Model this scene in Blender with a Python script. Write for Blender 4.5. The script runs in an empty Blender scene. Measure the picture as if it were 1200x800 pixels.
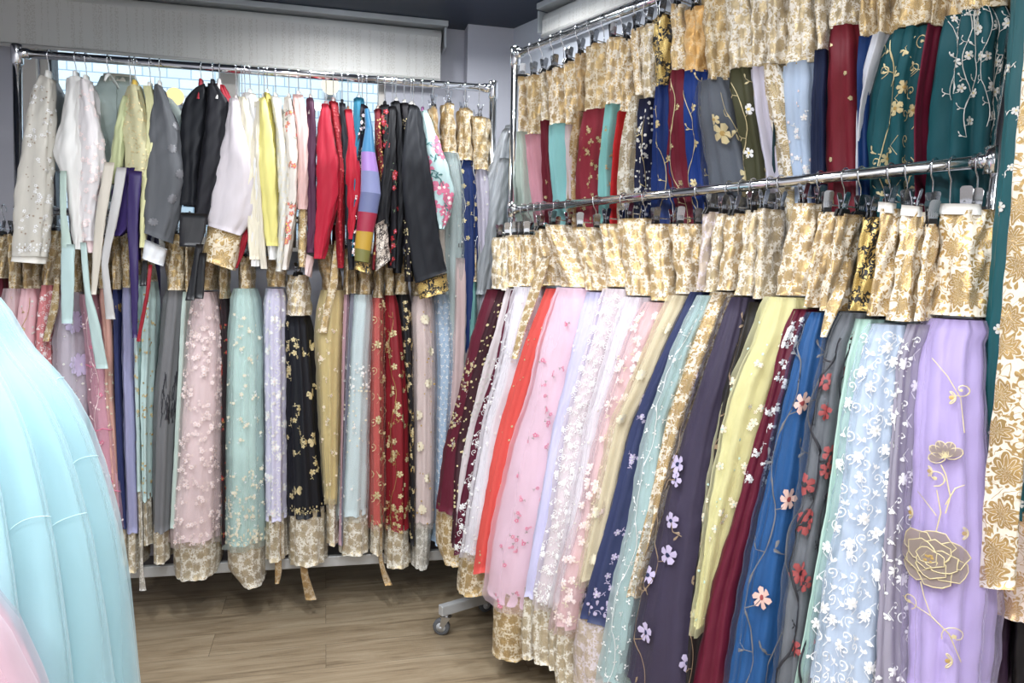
import bpy, math, random
import numpy as np
from mathutils import Matrix, Vector
PI = math.pi
COL = bpy.context.scene.collection
# ------------------------------------------------------------------ camera
F_PX = 850.0
CAM_H = 1.53
PITCH = math.atan(77/850.0)
ROLL = math.radians(1.24)
ROT = (Matrix.Rotation(PI/2 - PITCH, 3, 'X') @ Matrix.Rotation(ROLL, 3, 'Z'))
CAM = np.array([0.0, 0.0, CAM_H])
R_ = np.array(ROT)
def ray(px, py):
    d = R_ @ np.array([(px-600)/F_PX, -(py-400)/F_PX, -1.0])
    return d
def project(p):
    q = R_.T @ (np.asarray(p, float) - CAM)
    return 600 + F_PX*q[0]/-q[2], 400 - F_PX*q[1]/-q[2]
def hit_z(px, py, z):
    d = ray(px, py); t = (z-CAM_H)/d[2]
    return CAM + d*t
def hit_plane(px, py, P0, N):
    d = ray(px, py); t = np.dot(P0-CAM, N)/np.dot(d, N)
    return CAM + d*t
class Line:
    """a vertical plane through two ground points, with outward normal towards the viewer"""
    def __init__(s, A, B):
        s.A = np.array([A[0], A[1], 0.0]); B = np.array([B[0], B[1], 0.0])
        s.L = np.linalg.norm(B-s.A); s.t = (B-s.A)/s.L
        n = np.array([-s.t[1], s.t[0], 0.0])
        if np.dot(n, CAM*[1,1,0]-s.A) < 0: n = -n
        s.n = n
        s.ang = math.atan2(s.t[1], s.t[0])
    def pt(s, a, n, z):
        return s.A + s.t*a + s.n*n + np.array([0, 0, z])
    def hit(s, px, py, n=0.0):
        return hit_plane(px, py, s.A + s.n*n, s.n)
    def sof(s, p):
        return float(np.dot(p-s.A, s.t))

Z1T = 2.365
LR = Line(hit_z(20, 62, Z1T), hit_z(578, 104, Z1T))          # left rack
Z1M = LR.hit(300, 256)[2]; Z1B = LR.hit(380, 657)[2]
Z2M = 1.81
RR = Line(hit_z(600, 246, Z2M), hit_z(1165, 188, Z2M))       # right rack
Z2T = RR.hit(600, 66)[2]
ZC = 2.80
_w0 = hit_z(190, 0, ZC); _w1 = hit_z(520, 33, ZC)
BW = Line(_w0, _w1)                                            # back wall
print('LR', LR.A, LR.t, LR.L, Z1M, Z1B, 'RR', RR.A, RR.t, RR.L, Z2T, 'BW', BW.A, BW.t)
# ------------------------------------------------------------------ objects
def link(name, me, parent=None, mats=()):
    o = bpy.data.objects.new(name, me); COL.objects.link(o)
    for m in mats: me.materials.append(m)
    if parent is not None: o.parent = parent
    return o
def empty(name, loc, label=None, cat=None, group=None):
    o = bpy.data.objects.new(name, None); COL.objects.link(o)
    o.location = Vector(loc); o.empty_display_size = .05
    tag(o, label, cat, group); return o
def tag(o, label=None, cat=None, group=None, kind=None):
    if label: o['label'] = label
    if cat: o['category'] = cat
    if group: o['group'] = group
    if kind: o['kind'] = kind
    return o
class MB:
    """collects shapes; one build() = one mesh object"""
    def __init__(s): s.v = []; s.f = []; s.mi = []; s.uv = {}
    def add(s, vs, fs, mi=0):
        b = len(s.v); s.v += [tuple(map(float, p)) for p in vs]
        for f in fs: s.f.append(tuple(b+i for i in f)); s.mi.append(mi)
    def box(s, c, ax, ay, az, mi=0, bev=0):
        c, ax, ay, az = [np.asarray(q, float) for q in (c, ax, ay, az)]
        vs = [c+ax*i+ay*j+az*k for k in (-1,1) for j in (-1,1) for i in (-1,1)]
        s.add(vs, [(0,2,3,1),(4,5,7,6),(0,1,5,4),(2,6,7,3),(0,4,6,2),(1,3,7,5)], mi)
    def tube(s, pts, r, n=8, mi=0, caps=True):
        pts = [np.asarray(p, float) for p in pts]; rs = r if hasattr(r, '__len__') else [r]*len(pts)
        up = np.array([0,0,1.0]); vs = []; fs = []
        px = None
        for i, p in enumerate(pts):
            d = pts[min(i+1, len(pts)-1)] - pts[max(i-1, 0)]; d = d/(np.linalg.norm(d)+1e-9)
            if px is None:
                q = up if abs(d[2]) < .9 else np.array([1.0,0,0])
                x = np.cross(d, q)
            else: x = px - d*np.dot(px, d)
            x /= np.linalg.norm(x)+1e-9; y = np.cross(d, x); px = x
            for k in range(n):
                a = 2*PI*k/n; vs.append(p + (x*math.cos(a)+y*math.sin(a))*rs[i])
        for i in range(len(pts)-1):
            for k in range(n):
                fs.append((i*n+k, i*n+(k+1)%n, (i+1)*n+(k+1)%n, (i+1)*n+k))
        if caps:
            fs.append(tuple(range(n))[::-1]); fs.append(tuple((len(pts)-1)*n+k for k in range(n)))
        s.add(vs, fs, mi)
    def build(s, name, mats, parent=None, smooth=True, bevel=0):
        me = bpy.data.meshes.new(name)
        off = Vector(parent.location) if parent is not None and parent.parent is None else (Vector(parent.parent.location) if parent is not None else Vector((0,0,0)))
        me.from_pydata([tuple(Vector(p)-off) for p in s.v], [], s.f); me.validate()
        if not isinstance(mats, (list, tuple)): mats = [mats]
        for m in mats: me.materials.append(m)
        if len(me.polygons) == len(s.mi): me.polygons.foreach_set('material_index', s.mi)
        if smooth: me.polygons.foreach_set('use_smooth', [True]*len(me.polygons))
        me.update()
        o = link(name, me, parent)
        if bevel:
            md = o.modifiers.new('bevel', 'BEVEL'); md.width = bevel; md.segments = 2; md.limit_method = 'ANGLE'
        return o
# ------------------------------------------------------------------ node helpers
def new_mat(name):
    m = bpy.data.materials.new(name); m.use_nodes = True
    nt = m.node_tree; nt.nodes.clear()
    return m, nt
def N(nt, typ, **kw):
    n = nt.nodes.new(typ)
    for k, v in kw.items():
        if k.startswith('i_'):
            key = k[2:]; key = int(key) if key.isdigit() else key.replace('_', ' ')
            n.inputs[key].default_value = v
        else: setattr(n, k, v)
    return n
def M(nt, op, a, b=None, c=None, clamp=False):
    n = nt.nodes.new('ShaderNodeMath'); n.operation = op; n.use_clamp = clamp
    for i, x in enumerate((a, b, c)):
        if x is None: continue
        if hasattr(x, 'is_output') or hasattr(x, 'links'): nt.links.new(x, n.inputs[i])
        else: n.inputs[i].default_value = x
    return n.outputs[0]
def L(nt, a, b): nt.links.new(a, b)
def lin(c):
    """sRGB 0-255 to linear"""
    out = []
    for x in c[:3]:
        x = x/255.0
        out.append(x/12.92 if x <= .04045 else ((x+.055)/1.055)**2.4)
    return tuple(out)+(1.0,)
def mixc(nt, fac, a, b):
    n = nt.nodes.new('ShaderNodeMix'); n.data_type = 'RGBA'
    if hasattr(fac, 'links'): L(nt, fac, n.inputs['Factor'])
    else: n.inputs['Factor'].default_value = fac
    for key, x in (('A', a), ('B', b)):
        s = [q for q in n.inputs if q.name == key and q.type == 'RGBA'][0]
        if hasattr(x, 'links'): L(nt, x, s)
        else: s.default_value = x
    return [q for q in n.outputs if q.type == 'RGBA'][0]
MATS = {}
def cached(fn):
    def w(*a, **k):
        key = (fn.__name__, a, tuple(sorted(k.items())))
        if key not in MATS: MATS[key] = fn(*a, **k)
        return MATS[key]
    return w
@cached
def cloth(c, rough=.58, spec=.3, trans=.0, bump=.16, sheen=.15):
    m, nt = new_mat('woven_cloth')
    uv = N(nt, 'ShaderNodeTexCoord').outputs['UV']
    nz = N(nt, 'ShaderNodeTexNoise', i_Scale=9.0, i_Detail=3.0)
    mp = N(nt, 'ShaderNodeMapping'); mp.inputs['Scale'].default_value = (3.0, .7, 1)
    L(nt, uv, mp.inputs[0]); L(nt, mp.outputs[0], nz.inputs['Vector'])
    l = lin(c)
    dk = tuple(x*.86 for x in l[:3])+(1,); lt = tuple(min(1, x*1.08+.004) for x in l[:3])+(1,)
    col = mixc(nt, nz.outputs['Fac'], dk, lt)
    p = N(nt, 'ShaderNodeBsdfPrincipled'); L(nt, col, p.inputs['Base Color'])
    p.inputs['Roughness'].default_value = rough; p.inputs['Specular IOR Level'].default_value = spec
    p.inputs['Sheen Weight'].default_value = sheen*min(1, .1+1.4*max(l[:3])); p.inputs['Sheen Roughness'].default_value = .4
    # crinkles running down the cloth
    n2 = N(nt, 'ShaderNodeTexNoise', i_Scale=1.0, i_Detail=4.0, i_Distortion=.6)
    mp2 = N(nt, 'ShaderNodeMapping'); mp2.inputs['Scale'].default_value = (34, 6, 1)
    L(nt, uv, mp2.inputs[0]); L(nt, mp2.outputs[0], n2.inputs['Vector'])
    bp = N(nt, 'ShaderNodeBump', i_Strength=bump, i_Distance=.004)
    L(nt, n2.outputs['Fac'], bp.inputs['Height']); L(nt, bp.outputs[0], p.inputs['Normal'])
    out = N(nt, 'ShaderNodeOutputMaterial')
    if trans > 0:
        t = N(nt, 'ShaderNodeBsdfTranslucent'); L(nt, col, t.inputs[0])
        mx = N(nt, 'ShaderNodeMixShader', i_0=trans); L(nt, p.outputs[0], mx.inputs[1]); L(nt, t.outputs[0], mx.inputs[2])
        L(nt, mx.outputs[0], out.inputs[0])
    else: L(nt, p.outputs[0], out.inputs[0])
    return m
@cached
def sheer(c, alpha=.45, rough=.5):
    m, nt = new_mat('sheer_organza')
    uv = N(nt, 'ShaderNodeTexCoord').outputs['UV']
    p = N(nt, 'ShaderNodeBsdfPrincipled'); p.inputs['Base Color'].default_value = lin(c)
    p.inputs['Roughness'].default_value = rough; p.inputs['Sheen Weight'].default_value = .3
    tl = N(nt, 'ShaderNodeBsdfTranslucent'); tl.inputs[0].default_value = lin(c)
    m1 = N(nt, 'ShaderNodeMixShader', i_0=.35); L(nt, p.outputs[0], m1.inputs[1]); L(nt, tl.outputs[0], m1.inputs[2])
    tr = N(nt, 'ShaderNodeBsdfTransparent')
    lw = N(nt, 'ShaderNodeLayerWeight', i_Blend=.35)
    n2 = N(nt, 'ShaderNodeTexNoise', i_Scale=1.0, i_Detail=2.0)
    mp2 = N(nt, 'ShaderNodeMapping'); mp2.inputs['Scale'].default_value = (11, 2, 1)
    L(nt, uv, mp2.inputs[0]); L(nt, mp2.outputs[0], n2.inputs['Vector'])
    a = M(nt, 'ADD', M(nt, 'MULTIPLY', lw.outputs['Facing'], .40), M(nt, 'MULTIPLY', n2.outputs['Fac'], .25))
    a = M(nt, 'ADD', a, alpha-.2, clamp=True)
    mx = N(nt, 'ShaderNodeMixShader'); L(nt, a, mx.inputs[0]); L(nt, tr.outputs[0], mx.inputs[1]); L(nt, m1.outputs[0], mx.inputs[2])
    out = N(nt, 'ShaderNodeOutputMaterial'); L(nt, mx.outputs[0], out.inputs[0])
    return m
@cached
def brocade(base=(238,226,205), gold=(205,165,88), scale=19.0, metal=.5, dens=.8):
    m, nt = new_mat('gold_foil_brocade')
    uv = N(nt, 'ShaderNodeTexCoord').outputs['UV']
    oi = N(nt, 'ShaderNodeObjectInfo')
    add = N(nt, 'ShaderNodeVectorMath', operation='ADD'); L(nt, uv, add.inputs[0])
    cx = N(nt, 'ShaderNodeCombineXYZ'); L(nt, M(nt, 'MULTIPLY', oi.outputs['Random'], 7.3), cx.inputs[0]); L(nt, M(nt, 'MULTIPLY', oi.outputs['Random'], 3.1), cx.inputs[1])
    L(nt, cx.outputs[0], add.inputs[1])
    sc = N(nt, 'ShaderNodeVectorMath', operation='SCALE'); sc.inputs['Scale'].default_value = scale; L(nt, add.outputs[0], sc.inputs[0])
    dn = N(nt, 'ShaderNodeTexNoise', i_Scale=2.2, i_Detail=1.0); L(nt, sc.outputs[0], dn.inputs['Vector'])
    ds = N(nt, 'ShaderNodeVectorMath', operation='SUBTRACT'); L(nt, dn.outputs['Color'], ds.inputs[0]); ds.inputs[1].default_value = (.5,.5,.5)
    ds2 = N(nt, 'ShaderNodeVectorMath', operation='SCALE'); ds2.inputs['Scale'].default_value = .35; L(nt, ds.outputs[0], ds2.inputs[0])
    vv = N(nt, 'ShaderNodeVectorMath', operation='ADD'); L(nt, sc.outputs[0], vv.inputs[0]); L(nt, ds2.outputs[0], vv.inputs[1])
    def flower(vec, k, rad, petals, amp, rings):
        s2 = N(nt, 'ShaderNodeVectorMath', operation='SCALE'); s2.inputs['Scale'].default_value = k; L(nt, vec, s2.inputs[0])
        vo = N(nt, 'ShaderNodeTexVoronoi', voronoi_dimensions='2D', i_Scale=1.0, i_Randomness=.55); L(nt, s2.outputs[0], vo.inputs['Vector'])
        df = N(nt, 'ShaderNodeVectorMath', operation='SUBTRACT'); L(nt, s2.outputs[0], df.inputs[0]); L(nt, vo.outputs['Position'], df.inputs[1])
        sx = N(nt, 'ShaderNodeSeparateXYZ'); L(nt, df.outputs[0], sx.inputs[0])
        an = M(nt, 'ARCTAN2', sx.outputs[1], sx.outputs[0])
        R = M(nt, 'ADD', M(nt, 'MULTIPLY', M(nt, 'ABSOLUTE', M(nt, 'COSINE', M(nt, 'MULTIPLY', an, petals/2))), amp), rad-amp)
        q = M(nt, 'DIVIDE', vo.outputs['Distance'], R)
        ins = M(nt, 'LESS_THAN', q, 1.0)
        lob = M(nt, 'MULTIPLY', M(nt, 'ABSOLUTE', M(nt, 'SINE', M(nt, 'MULTIPLY', an, petals/2))), .7)
        ln = M(nt, 'GREATER_THAN', M(nt, 'FRACT', M(nt, 'ADD', M(nt, 'MULTIPLY', q, rings), lob)), .17)
        return M(nt, 'MULTIPLY', ins, ln), q
    f1, q1 = flower(vv.outputs[0], 1.0, .42, 9, .11, 2.6)
    f2, q2 = flower(vv.outputs[0], 2.7, .36, 3, .22, .6)
    out1 = M(nt, 'GREATER_THAN', q1, 1.12)
    f2 = M(nt, 'MULTIPLY', f2, out1)
    n3 = N(nt, 'ShaderNodeTexNoise', i_Scale=1.7, i_Detail=.5, i_Distortion=1.4); L(nt, sc.outputs[0], n3.inputs['Vector'])
    cl = M(nt, 'LESS_THAN', M(nt, 'ABSOLUTE', M(nt, 'SUBTRACT', M(nt, 'FRACT', M(nt, 'MULTIPLY', n3.outputs['Fac'], 5.0)), .5)), .10*dens)
    cl = M(nt, 'MULTIPLY', cl, out1)
    mask = M(nt, 'MAXIMUM', M(nt, 'MAXIMUM', f1, f2), cl)
    b, g = lin(base), lin(gold)
    n4 = N(nt, 'ShaderNodeTexNoise', i_Scale=.9, i_Detail=2.0); L(nt, sc.outputs[0], n4.inputs['Vector'])
    g2 = mixc(nt, n4.outputs['Fac'], tuple(x*.8 for x in g[:3])+(1,), tuple(min(1, x*1.3) for x in g[:3])+(1,))
    col = mixc(nt, mask, b, g2)
    p = N(nt, 'ShaderNodeBsdfPrincipled'); L(nt, col, p.inputs['Base Color'])
    L(nt, M(nt, 'MULTIPLY', mask, metal), p.inputs['Metallic'])
    L(nt, M(nt, 'SUBTRACT', .46, M(nt, 'MULTIPLY', mask, .08)), p.inputs['Roughness'])
    p.inputs['Sheen Weight'].default_value = .1
    n2 = N(nt, 'ShaderNodeTexNoise', i_Scale=1.0, i_Detail=3.0, i_Distortion=.5)
    mp2 = N(nt, 'ShaderNodeMapping'); mp2.inputs['Scale'].default_value = (26, 20, 1)
    L(nt, add.outputs[0], mp2.inputs[0]); L(nt, mp2.outputs[0], n2.inputs['Vector'])
    hh = M(nt, 'ADD', n2.outputs['Fac'], M(nt, 'MULTIPLY', mask, .08))
    bp = N(nt, 'ShaderNodeBump', i_Strength=.6, i_Distance=.014)
    L(nt, hh, bp.inputs['Height']); L(nt, bp.outputs[0], p.inputs['Normal'])
    out = N(nt, 'ShaderNodeOutputMaterial'); L(nt, p.outputs[0], out.inputs[0])
    return m
@cached
def thread(c, metal=0.0, rough=.45):
    m, nt = new_mat('embroidery_thread')
    p = N(nt, 'ShaderNodeBsdfPrincipled'); p.inputs['Base Color'].default_value = lin(c)
    p.inputs['Metallic'].default_value = metal; p.inputs['Roughness'].default_value = rough
    tc = N(nt, 'ShaderNodeTexCoord'); wz = N(nt, 'ShaderNodeTexNoise', i_Scale=420.0, i_Detail=1.0)
    L(nt, tc.outputs['Object'], wz.inputs['Vector'])
    bp = N(nt, 'ShaderNodeBump', i_Strength=.4, i_Distance=.001); L(nt, wz.outputs['Fac'], bp.inputs['Height']); L(nt, bp.outputs[0], p.inputs['Normal'])
    out = N(nt, 'ShaderNodeOutputMaterial'); L(nt, p.outputs[0], out.inputs[0])
    return m
@cached
def plain(name, c, rough=.5, metal=0.0, spec=.5):
    m, nt = new_mat(name)
    p = N(nt, 'ShaderNodeBsdfPrincipled')
    tc = N(nt, 'ShaderNodeTexCoord'); nz = N(nt, 'ShaderNodeTexNoise', i_Scale=14.0, i_Detail=4.0); L(nt, tc.outputs['Object'], nz.inputs['Vector'])
    l = lin(c)
    L(nt, mixc(nt, nz.outputs['Fac'], tuple(x*.93 for x in l[:3])+(1,), tuple(min(1, x*1.06) for x in l[:3])+(1,)), p.inputs['Base Color'])
    p.inputs['Roughness'].default_value = rough; p.inputs['Metallic'].default_value = metal
    p.inputs['Specular IOR Level'].default_value = spec
    out = N(nt, 'ShaderNodeOutputMaterial'); L(nt, p.outputs[0], out.inputs[0])
    return m
CHROME = plain('chrome', (225,226,228), .12, 1.0)
STEEL = plain('brushed_steel', (190,190,192), .3, 1.0)
RUBBER = plain('black_rubber', (14,14,15), .55)
WHITEP = plain('white_plastic', (225,225,222), .4)
BLACKP = plain('black_plastic', (18,18,20), .35)
# ------------------------------------------------------------------ cloth lofts
class Surf: pass
def _se(x, e): return math.copysign(abs(x)**(2.0/e), x)
def resample(rows, step):
    """rows: list of (PL, PR, b, ncen) world points -> Catmull-Rom resampled"""
    P = [np.concatenate([r[0], r[1], [r[2]]]) for r in rows]
    out = []
    for i in range(len(P)-1):
        p0 = P[max(i-1, 0)]; p1 = P[i]; p2 = P[i+1]; p3 = P[min(i+2, len(P)-1)]
        ln = max(abs((p1[2]+p1[5]-p2[2]-p2[5])/2), 1e-3)
        k = max(1, int(round(ln/step)))
        for j in range(k):
            t = j/k
            c = .5*((2*p1)+(-p0+p2)*t+(2*p0-5*p1+4*p2-p3)*t*t+(-p0+3*p1-3*p2+p3)*t**3)
            li = p1*(1-t)+p2*t
            out.append(.5*c+.5*li)
    out.append(P[-1])
    return out
def loft(name, rows, nvec, mat, parent, seed=0, pleat=.004, pl_wave=.035, cols=44, step=.03, expo=2.4,
         grow=0.0, pl0=.3, hemwave=0.0, twist=0.0, cap=True, crumple=.002, mats=None):
    """rows: (PL, PR, b): section spans PL..PR on its front side, b = half depth behind. nvec: outward"""
    rnd = random.Random(seed)
    S = resample(rows, step); nR = len(S)
    th = [PI*1.5 + 2*PI*k/cols - 2*PI for k in range(cols+1)]     # starts and ends at the back
    th = [-PI/2 - PI + 2*PI*k/cols + PI for k in range(cols+1)]
    w = np.mean([np.linalg.norm(s[3:6]-s[0:3]) for s in S]); bm = np.mean([s[6] for s in S])
    per = 2*(w+2*bm)*.85
    k1 = max(3, int(per/pl_wave)); k2 = k1*2+1
    ph1, ph2, ph3 = rnd.random()*6.28, rnd.random()*6.28, rnd.random()*6.28
    grid = np.zeros((nR, cols+1, 3))
    for i, s in enumerate(S):
        PL, PR, b = s[0:3], s[3:6], s[6]
        c = (PL+PR)/2; a = (PR-PL)/2; la = np.linalg.norm(a); an = a/(la+1e-9)
        c = c - nvec*b
        f = i/max(1, nR-1)
        amp = pleat*(pl0+(1-pl0)*f)
        la2 = la + grow; b2 = b + grow
        z0 = c[2]
        for k, t in enumerate(th):
            ct, st = _se(math.cos(t), expo), _se(math.sin(t), expo)
            # t=-pi/2 is the back, +pi/2 the front
            r = amp*(math.sin(k1*t+ph1+f*1.3*math.sin(ph2)) + .45*math.sin(k2*t+ph2+f*2.1)) 
            r += crumple*math.sin(5*t+ph3+z0*23)*math.cos(z0*41+ph1+2*t)
            lim = min(la2, b2)*.45
            r = max(-lim, min(lim, r))
            p = c + an*(la2*ct) + nvec*(b2*st)
            d = an*math.cos(t) + nvec*math.sin(t)
            p = p + d*r
            if hemwave and i >= nR-2:
                p = p + np.array([0,0,hemwave*math.sin(k1*t*.5+ph2)*(1 if i == nR-1 else .4)])
            grid[i, k] = p
    sf = Surf(); sf.g = grid; sf.nR = nR; sf.cols = cols
    d = np.linalg.norm(np.diff(grid[:, :, :], axis=1), axis=2)
    arc = np.concatenate([np.zeros((nR, 1)), np.cumsum(d, axis=1)], axis=1)
    dist = np.linalg.norm(grid[nR//2] - CAM, axis=1)
    mid = cols//2
    cc = int(np.argmin(dist)); cc = max(mid-cols//5, min(mid+cols//5, cc)) if abs(cc-mid) < cols//2-2 else mid
    sf.cc = cc; sf.arc = arc - arc[:, cc:cc+1]
    cen = grid[:, cc]
    sf.v = np.concatenate([[0], np.cumsum(np.linalg.norm(np.diff(cen, axis=0), axis=1))])
    sf.nvec = nvec
    verts = grid[:, :cols].reshape(-1, 3)
    fs = []
    uvs = []
    A, V = sf.arc, sf.v
    for i in range(nR-1):
        for k in range(cols):
            k2_ = (k+1) % cols
            fs.append((i*cols+k, i*cols+k2_, (i+1)*cols+k2_, (i+1)*cols+k))
            uvs += [(A[i, k], -V[i]), (A[i, k+1], -V[i]), (A[i+1, k+1], -V[i+1]), (A[i+1, k], -V[i+1])]
    if cap:
        top = tuple(range(cols)); bot = tuple((nR-1)*cols+k for k in range(cols))[::-1]
        for fc, row in ((top, 0), (bot, nR-1)):
            fs.append(fc); uvs += [(A[row, q % cols], -V[row]+.02) for q in fc]
    me = bpy.data.meshes.new(name)
    off = np.array(parent.location) if parent is not None else np.zeros(3)
    if parent is not None and parent.parent is not None: off = np.array(parent.parent.location)
    me.from_pydata((verts-off).tolist(), [], fs)
    uvl = me.uv_layers.new(name='UVMap'); uvl.data.foreach_set('uv', [q for t in uvs for q in t])
    me.polygons.foreach_set('use_smooth', [True]*len(me.polygons))
    me.update()
    o = link(name, me, parent, [mat]); sf.o = o
    return sf
def on_surf(sf, u, v, off=.003):
    g = sf.g; V = sf.v
    v = min(max(v, 0), V[-1]-1e-5)
    i = int(np.searchsorted(V, v, 'right')-1); i = min(max(i, 0), sf.nR-2)
    fv = (v-V[i])/(V[i+1]-V[i]+1e-9)
    def at(r):
        a = sf.arc[r]; uu = min(max(u, a[0]+1e-4), a[-1]-1e-4)
        k = int(np.searchsorted(a, uu, 'right')-1); k = min(max(k, 0), sf.cols-1)
        fu = (uu-a[k])/(a[k+1]-a[k]+1e-9)
        return g[r, k]*(1-fu)+g[r, k+1]*fu, g[r, k+1]-g[r, k]
    p0, t0 = at(i); p1, t1 = at(i+1)
    p = p0*(1-fv)+p1*fv
    n = np.cross(t0, p1-p0); ln = np.linalg.norm(n)
    n = n/ln if ln > 1e-9 else sf.nvec
    cen = (g[i].mean(axis=0)+g[i+1].mean(axis=0))/2
    if np.dot(n, p-cen) < 0: n = -n
    return p + n*off, n
# ------------------------------------------------------------------ embroidery
class Emb:
    """2-D motifs in metres (u across, v down) laid on a cloth surface"""
    def __init__(s, sf, off=.0022, seed=1): s.sf = sf; s.mb = MB(); s.off = off; s.r = random.Random(seed); s.n = 0
    def vis(s, u, v, slack=.05):
        p, n = on_surf(s.sf, u, v)
        c = CAM-p; c /= np.linalg.norm(c)
        return np.dot(n, c) > slack
    def poly(s, pts, mi=0, dome=.0008):
        cx = sum(p[0] for p in pts)/len(pts); cy = sum(p[1] for p in pts)/len(pts)
        vs = [on_surf(s.sf, cx, cy, s.off+dome)[0]] + [on_surf(s.sf, x, y, s.off)[0] for x, y in pts]
        n = len(pts)
        s.mb.add(vs, [(0, 1+i, 1+(i+1) % n) for i in range(n)], mi); s.n += 1
    def stroke(s, pts, w, mi=0):
        vs = []; n = len(pts)
        for i, (x, y) in enumerate(pts):
            a = pts[max(i-1, 0)]; b = pts[min(i+1, n-1)]
            dx, dy = b[0]-a[0], b[1]-a[1]; l = math.hypot(dx, dy)+1e-9
            nx, ny = -dy/l*w/2, dx/l*w/2
            vs.append(on_surf(s.sf, x+nx, y+ny, s.off)[0]); vs.append(on_surf(s.sf, x, y, s.off+w*.35)[0]); vs.append(on_surf(s.sf, x-nx, y-ny, s.off)[0])
        fs = []
        for i in range(n-1):
            fs += [(3*i, 3*i+1, 3*i+4, 3*i+3), (3*i+1, 3*i+2, 3*i+5, 3*i+4)]
        s.mb.add(vs, fs, mi); s.n += 1
    def petal(s, x, y, l, w, a, mi=0, k=7):
        pts = []
        for i in range(k):
            t = 2*PI*i/k
            px = l*(.5+.5*math.cos(t)); py = w*math.sin(t)*(.6+.4*math.cos(t))*.5*1.2
            pts.append((x+px*math.cos(a)-py*math.sin(a), y+px*math.sin(a)+py*math.cos(a)))
        s.poly(pts, mi)
    def disc(s, x, y, r, mi=0, k=6):
        s.poly([(x+r*math.cos(2*PI*i/k), y+r*math.sin(2*PI*i/k)) for i in range(k)], mi)
    def blossom(s, x, y, r, mi=0, mc=1, petals=5, rot=None):
        rot = s.r.random()*6.28 if rot is None else rot
        for i in range(petals): s.petal(x, y, r, r*(4.3/petals), rot+2*PI*i/petals, mi)
        o_ = s.off; s.off += .0012; s.disc(x, y, r*.25, mc); s.off = o_
    def leaf(s, x, y, l, a, mi=0): s.petal(x, y, l, l*.42, a, mi, 6)
    def curl(s, x, y, r, a, mi=0, w=.0016, turns=1.2, sgn=1):
        pts = []
        n = 14
        for i in range(n):
            t = i/(n-1); rr = r*(1-t*.85); an = a+sgn*t*turns*2*PI
            pts.append((x+rr*math.cos(an), y+rr*math.sin(an)))
        s.stroke(pts, w, mi)
        s.disc(pts[-1][0], pts[-1][1], r*.22, mi, 5)
    def vine(s, u0, v0, v1, amp=.03, w=.0022, mi=0, leaf=.02, lm=None, bl=.02, bm=0, bc=1, every=.09, wl=.35, slope=0.0, petals=5):
        lm = mi if lm is None else lm
        ph = s.r.random()*6; pts = []; n = max(6, int(abs(v1-v0)/.012))
        for i in range(n):
            t = i/(n-1); v = v0+(v1-v0)*t
            pts.append((u0+slope*(v-v0)+amp*math.sin(ph+(v-v0)/wl*6.28), v))
        s.stroke(pts, w, mi)
        d = s.r.random()*every; k = 0
        for i in range(1, n):
            d += math.hypot(pts[i][0]-pts[i-1][0], pts[i][1]-pts[i-1][1])
            if d > every:
                d = s.r.uniform(-.25, .15)*every; k += 1
                x, y = pts[i]; sg = 1 if k % 2 else -1
                if k % 2 == 0 and bl > 0:
                    s.stroke([(x, y), (x+sg*bl*.8, y-bl*.3), (x+sg*bl*1.2, y-bl*.9)], w*.8, mi)
                    s.blossom(x+sg*bl*1.3, y-bl*1.1, bl, bm, bc, petals)
                else:
                    s.stroke([(x, y), (x+sg*leaf*.9, y-leaf*.2), (x+sg*leaf*1.5, y-leaf*.7)], w*.7, mi)
                    s.leaf(x+sg*leaf*.8, y-leaf*.2, leaf, s.r.uniform(-1, 1) + (0 if sg > 0 else PI), lm)
                    s.leaf(x+sg*leaf*1.5, y-leaf*.7, leaf*.9, s.r.uniform(-2, -1), lm)
    def butterfly(s, x, y, r, mi=0):
        a = s.r.uniform(-.5, .5)
        for q, l in ((-.7, 1), (.5, .75), (PI+.7, 1), (PI-.5, .75)): s.petal(x, y, r*l, r*l, a+q, mi)
    def peony(s, x, y, r, m1=0, m2=1, m3=2):
        for ring, (rr, np_, sz) in enumerate(((.60, 7, .50), (.34, 5, .42), (.12, 3, .30))):
            for i in range(np_):
                a = 2*PI*i/np_+ring*.5
                cx, cy = x+rr*r*math.cos(a), y+rr*r*math.sin(a)*.85
                k = 12; pts = []
                for j in range(k):
                    t = 2*PI*j/k; q = sz*r*(1+.10*math.sin(5*t+i))
                    pts.append((cx+q*math.cos(t), cy+q*.85*math.sin(t)))
                s.off += .0006
                s.poly(pts, m1, 0); s.stroke(pts+[pts[0]], r*.032, m2)
        for i in range(9):
            s.disc(x+s.r.uniform(-.12, .12)*r, y+s.r.uniform(-.12, .12)*r, r*.045, m3)
    def done(s, name, mats, parent, label=None):
        if not s.mb.v: return None
        o = s.mb.build(name, list(mats), parent)
        if label: o['label'] = label
        return o
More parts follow.
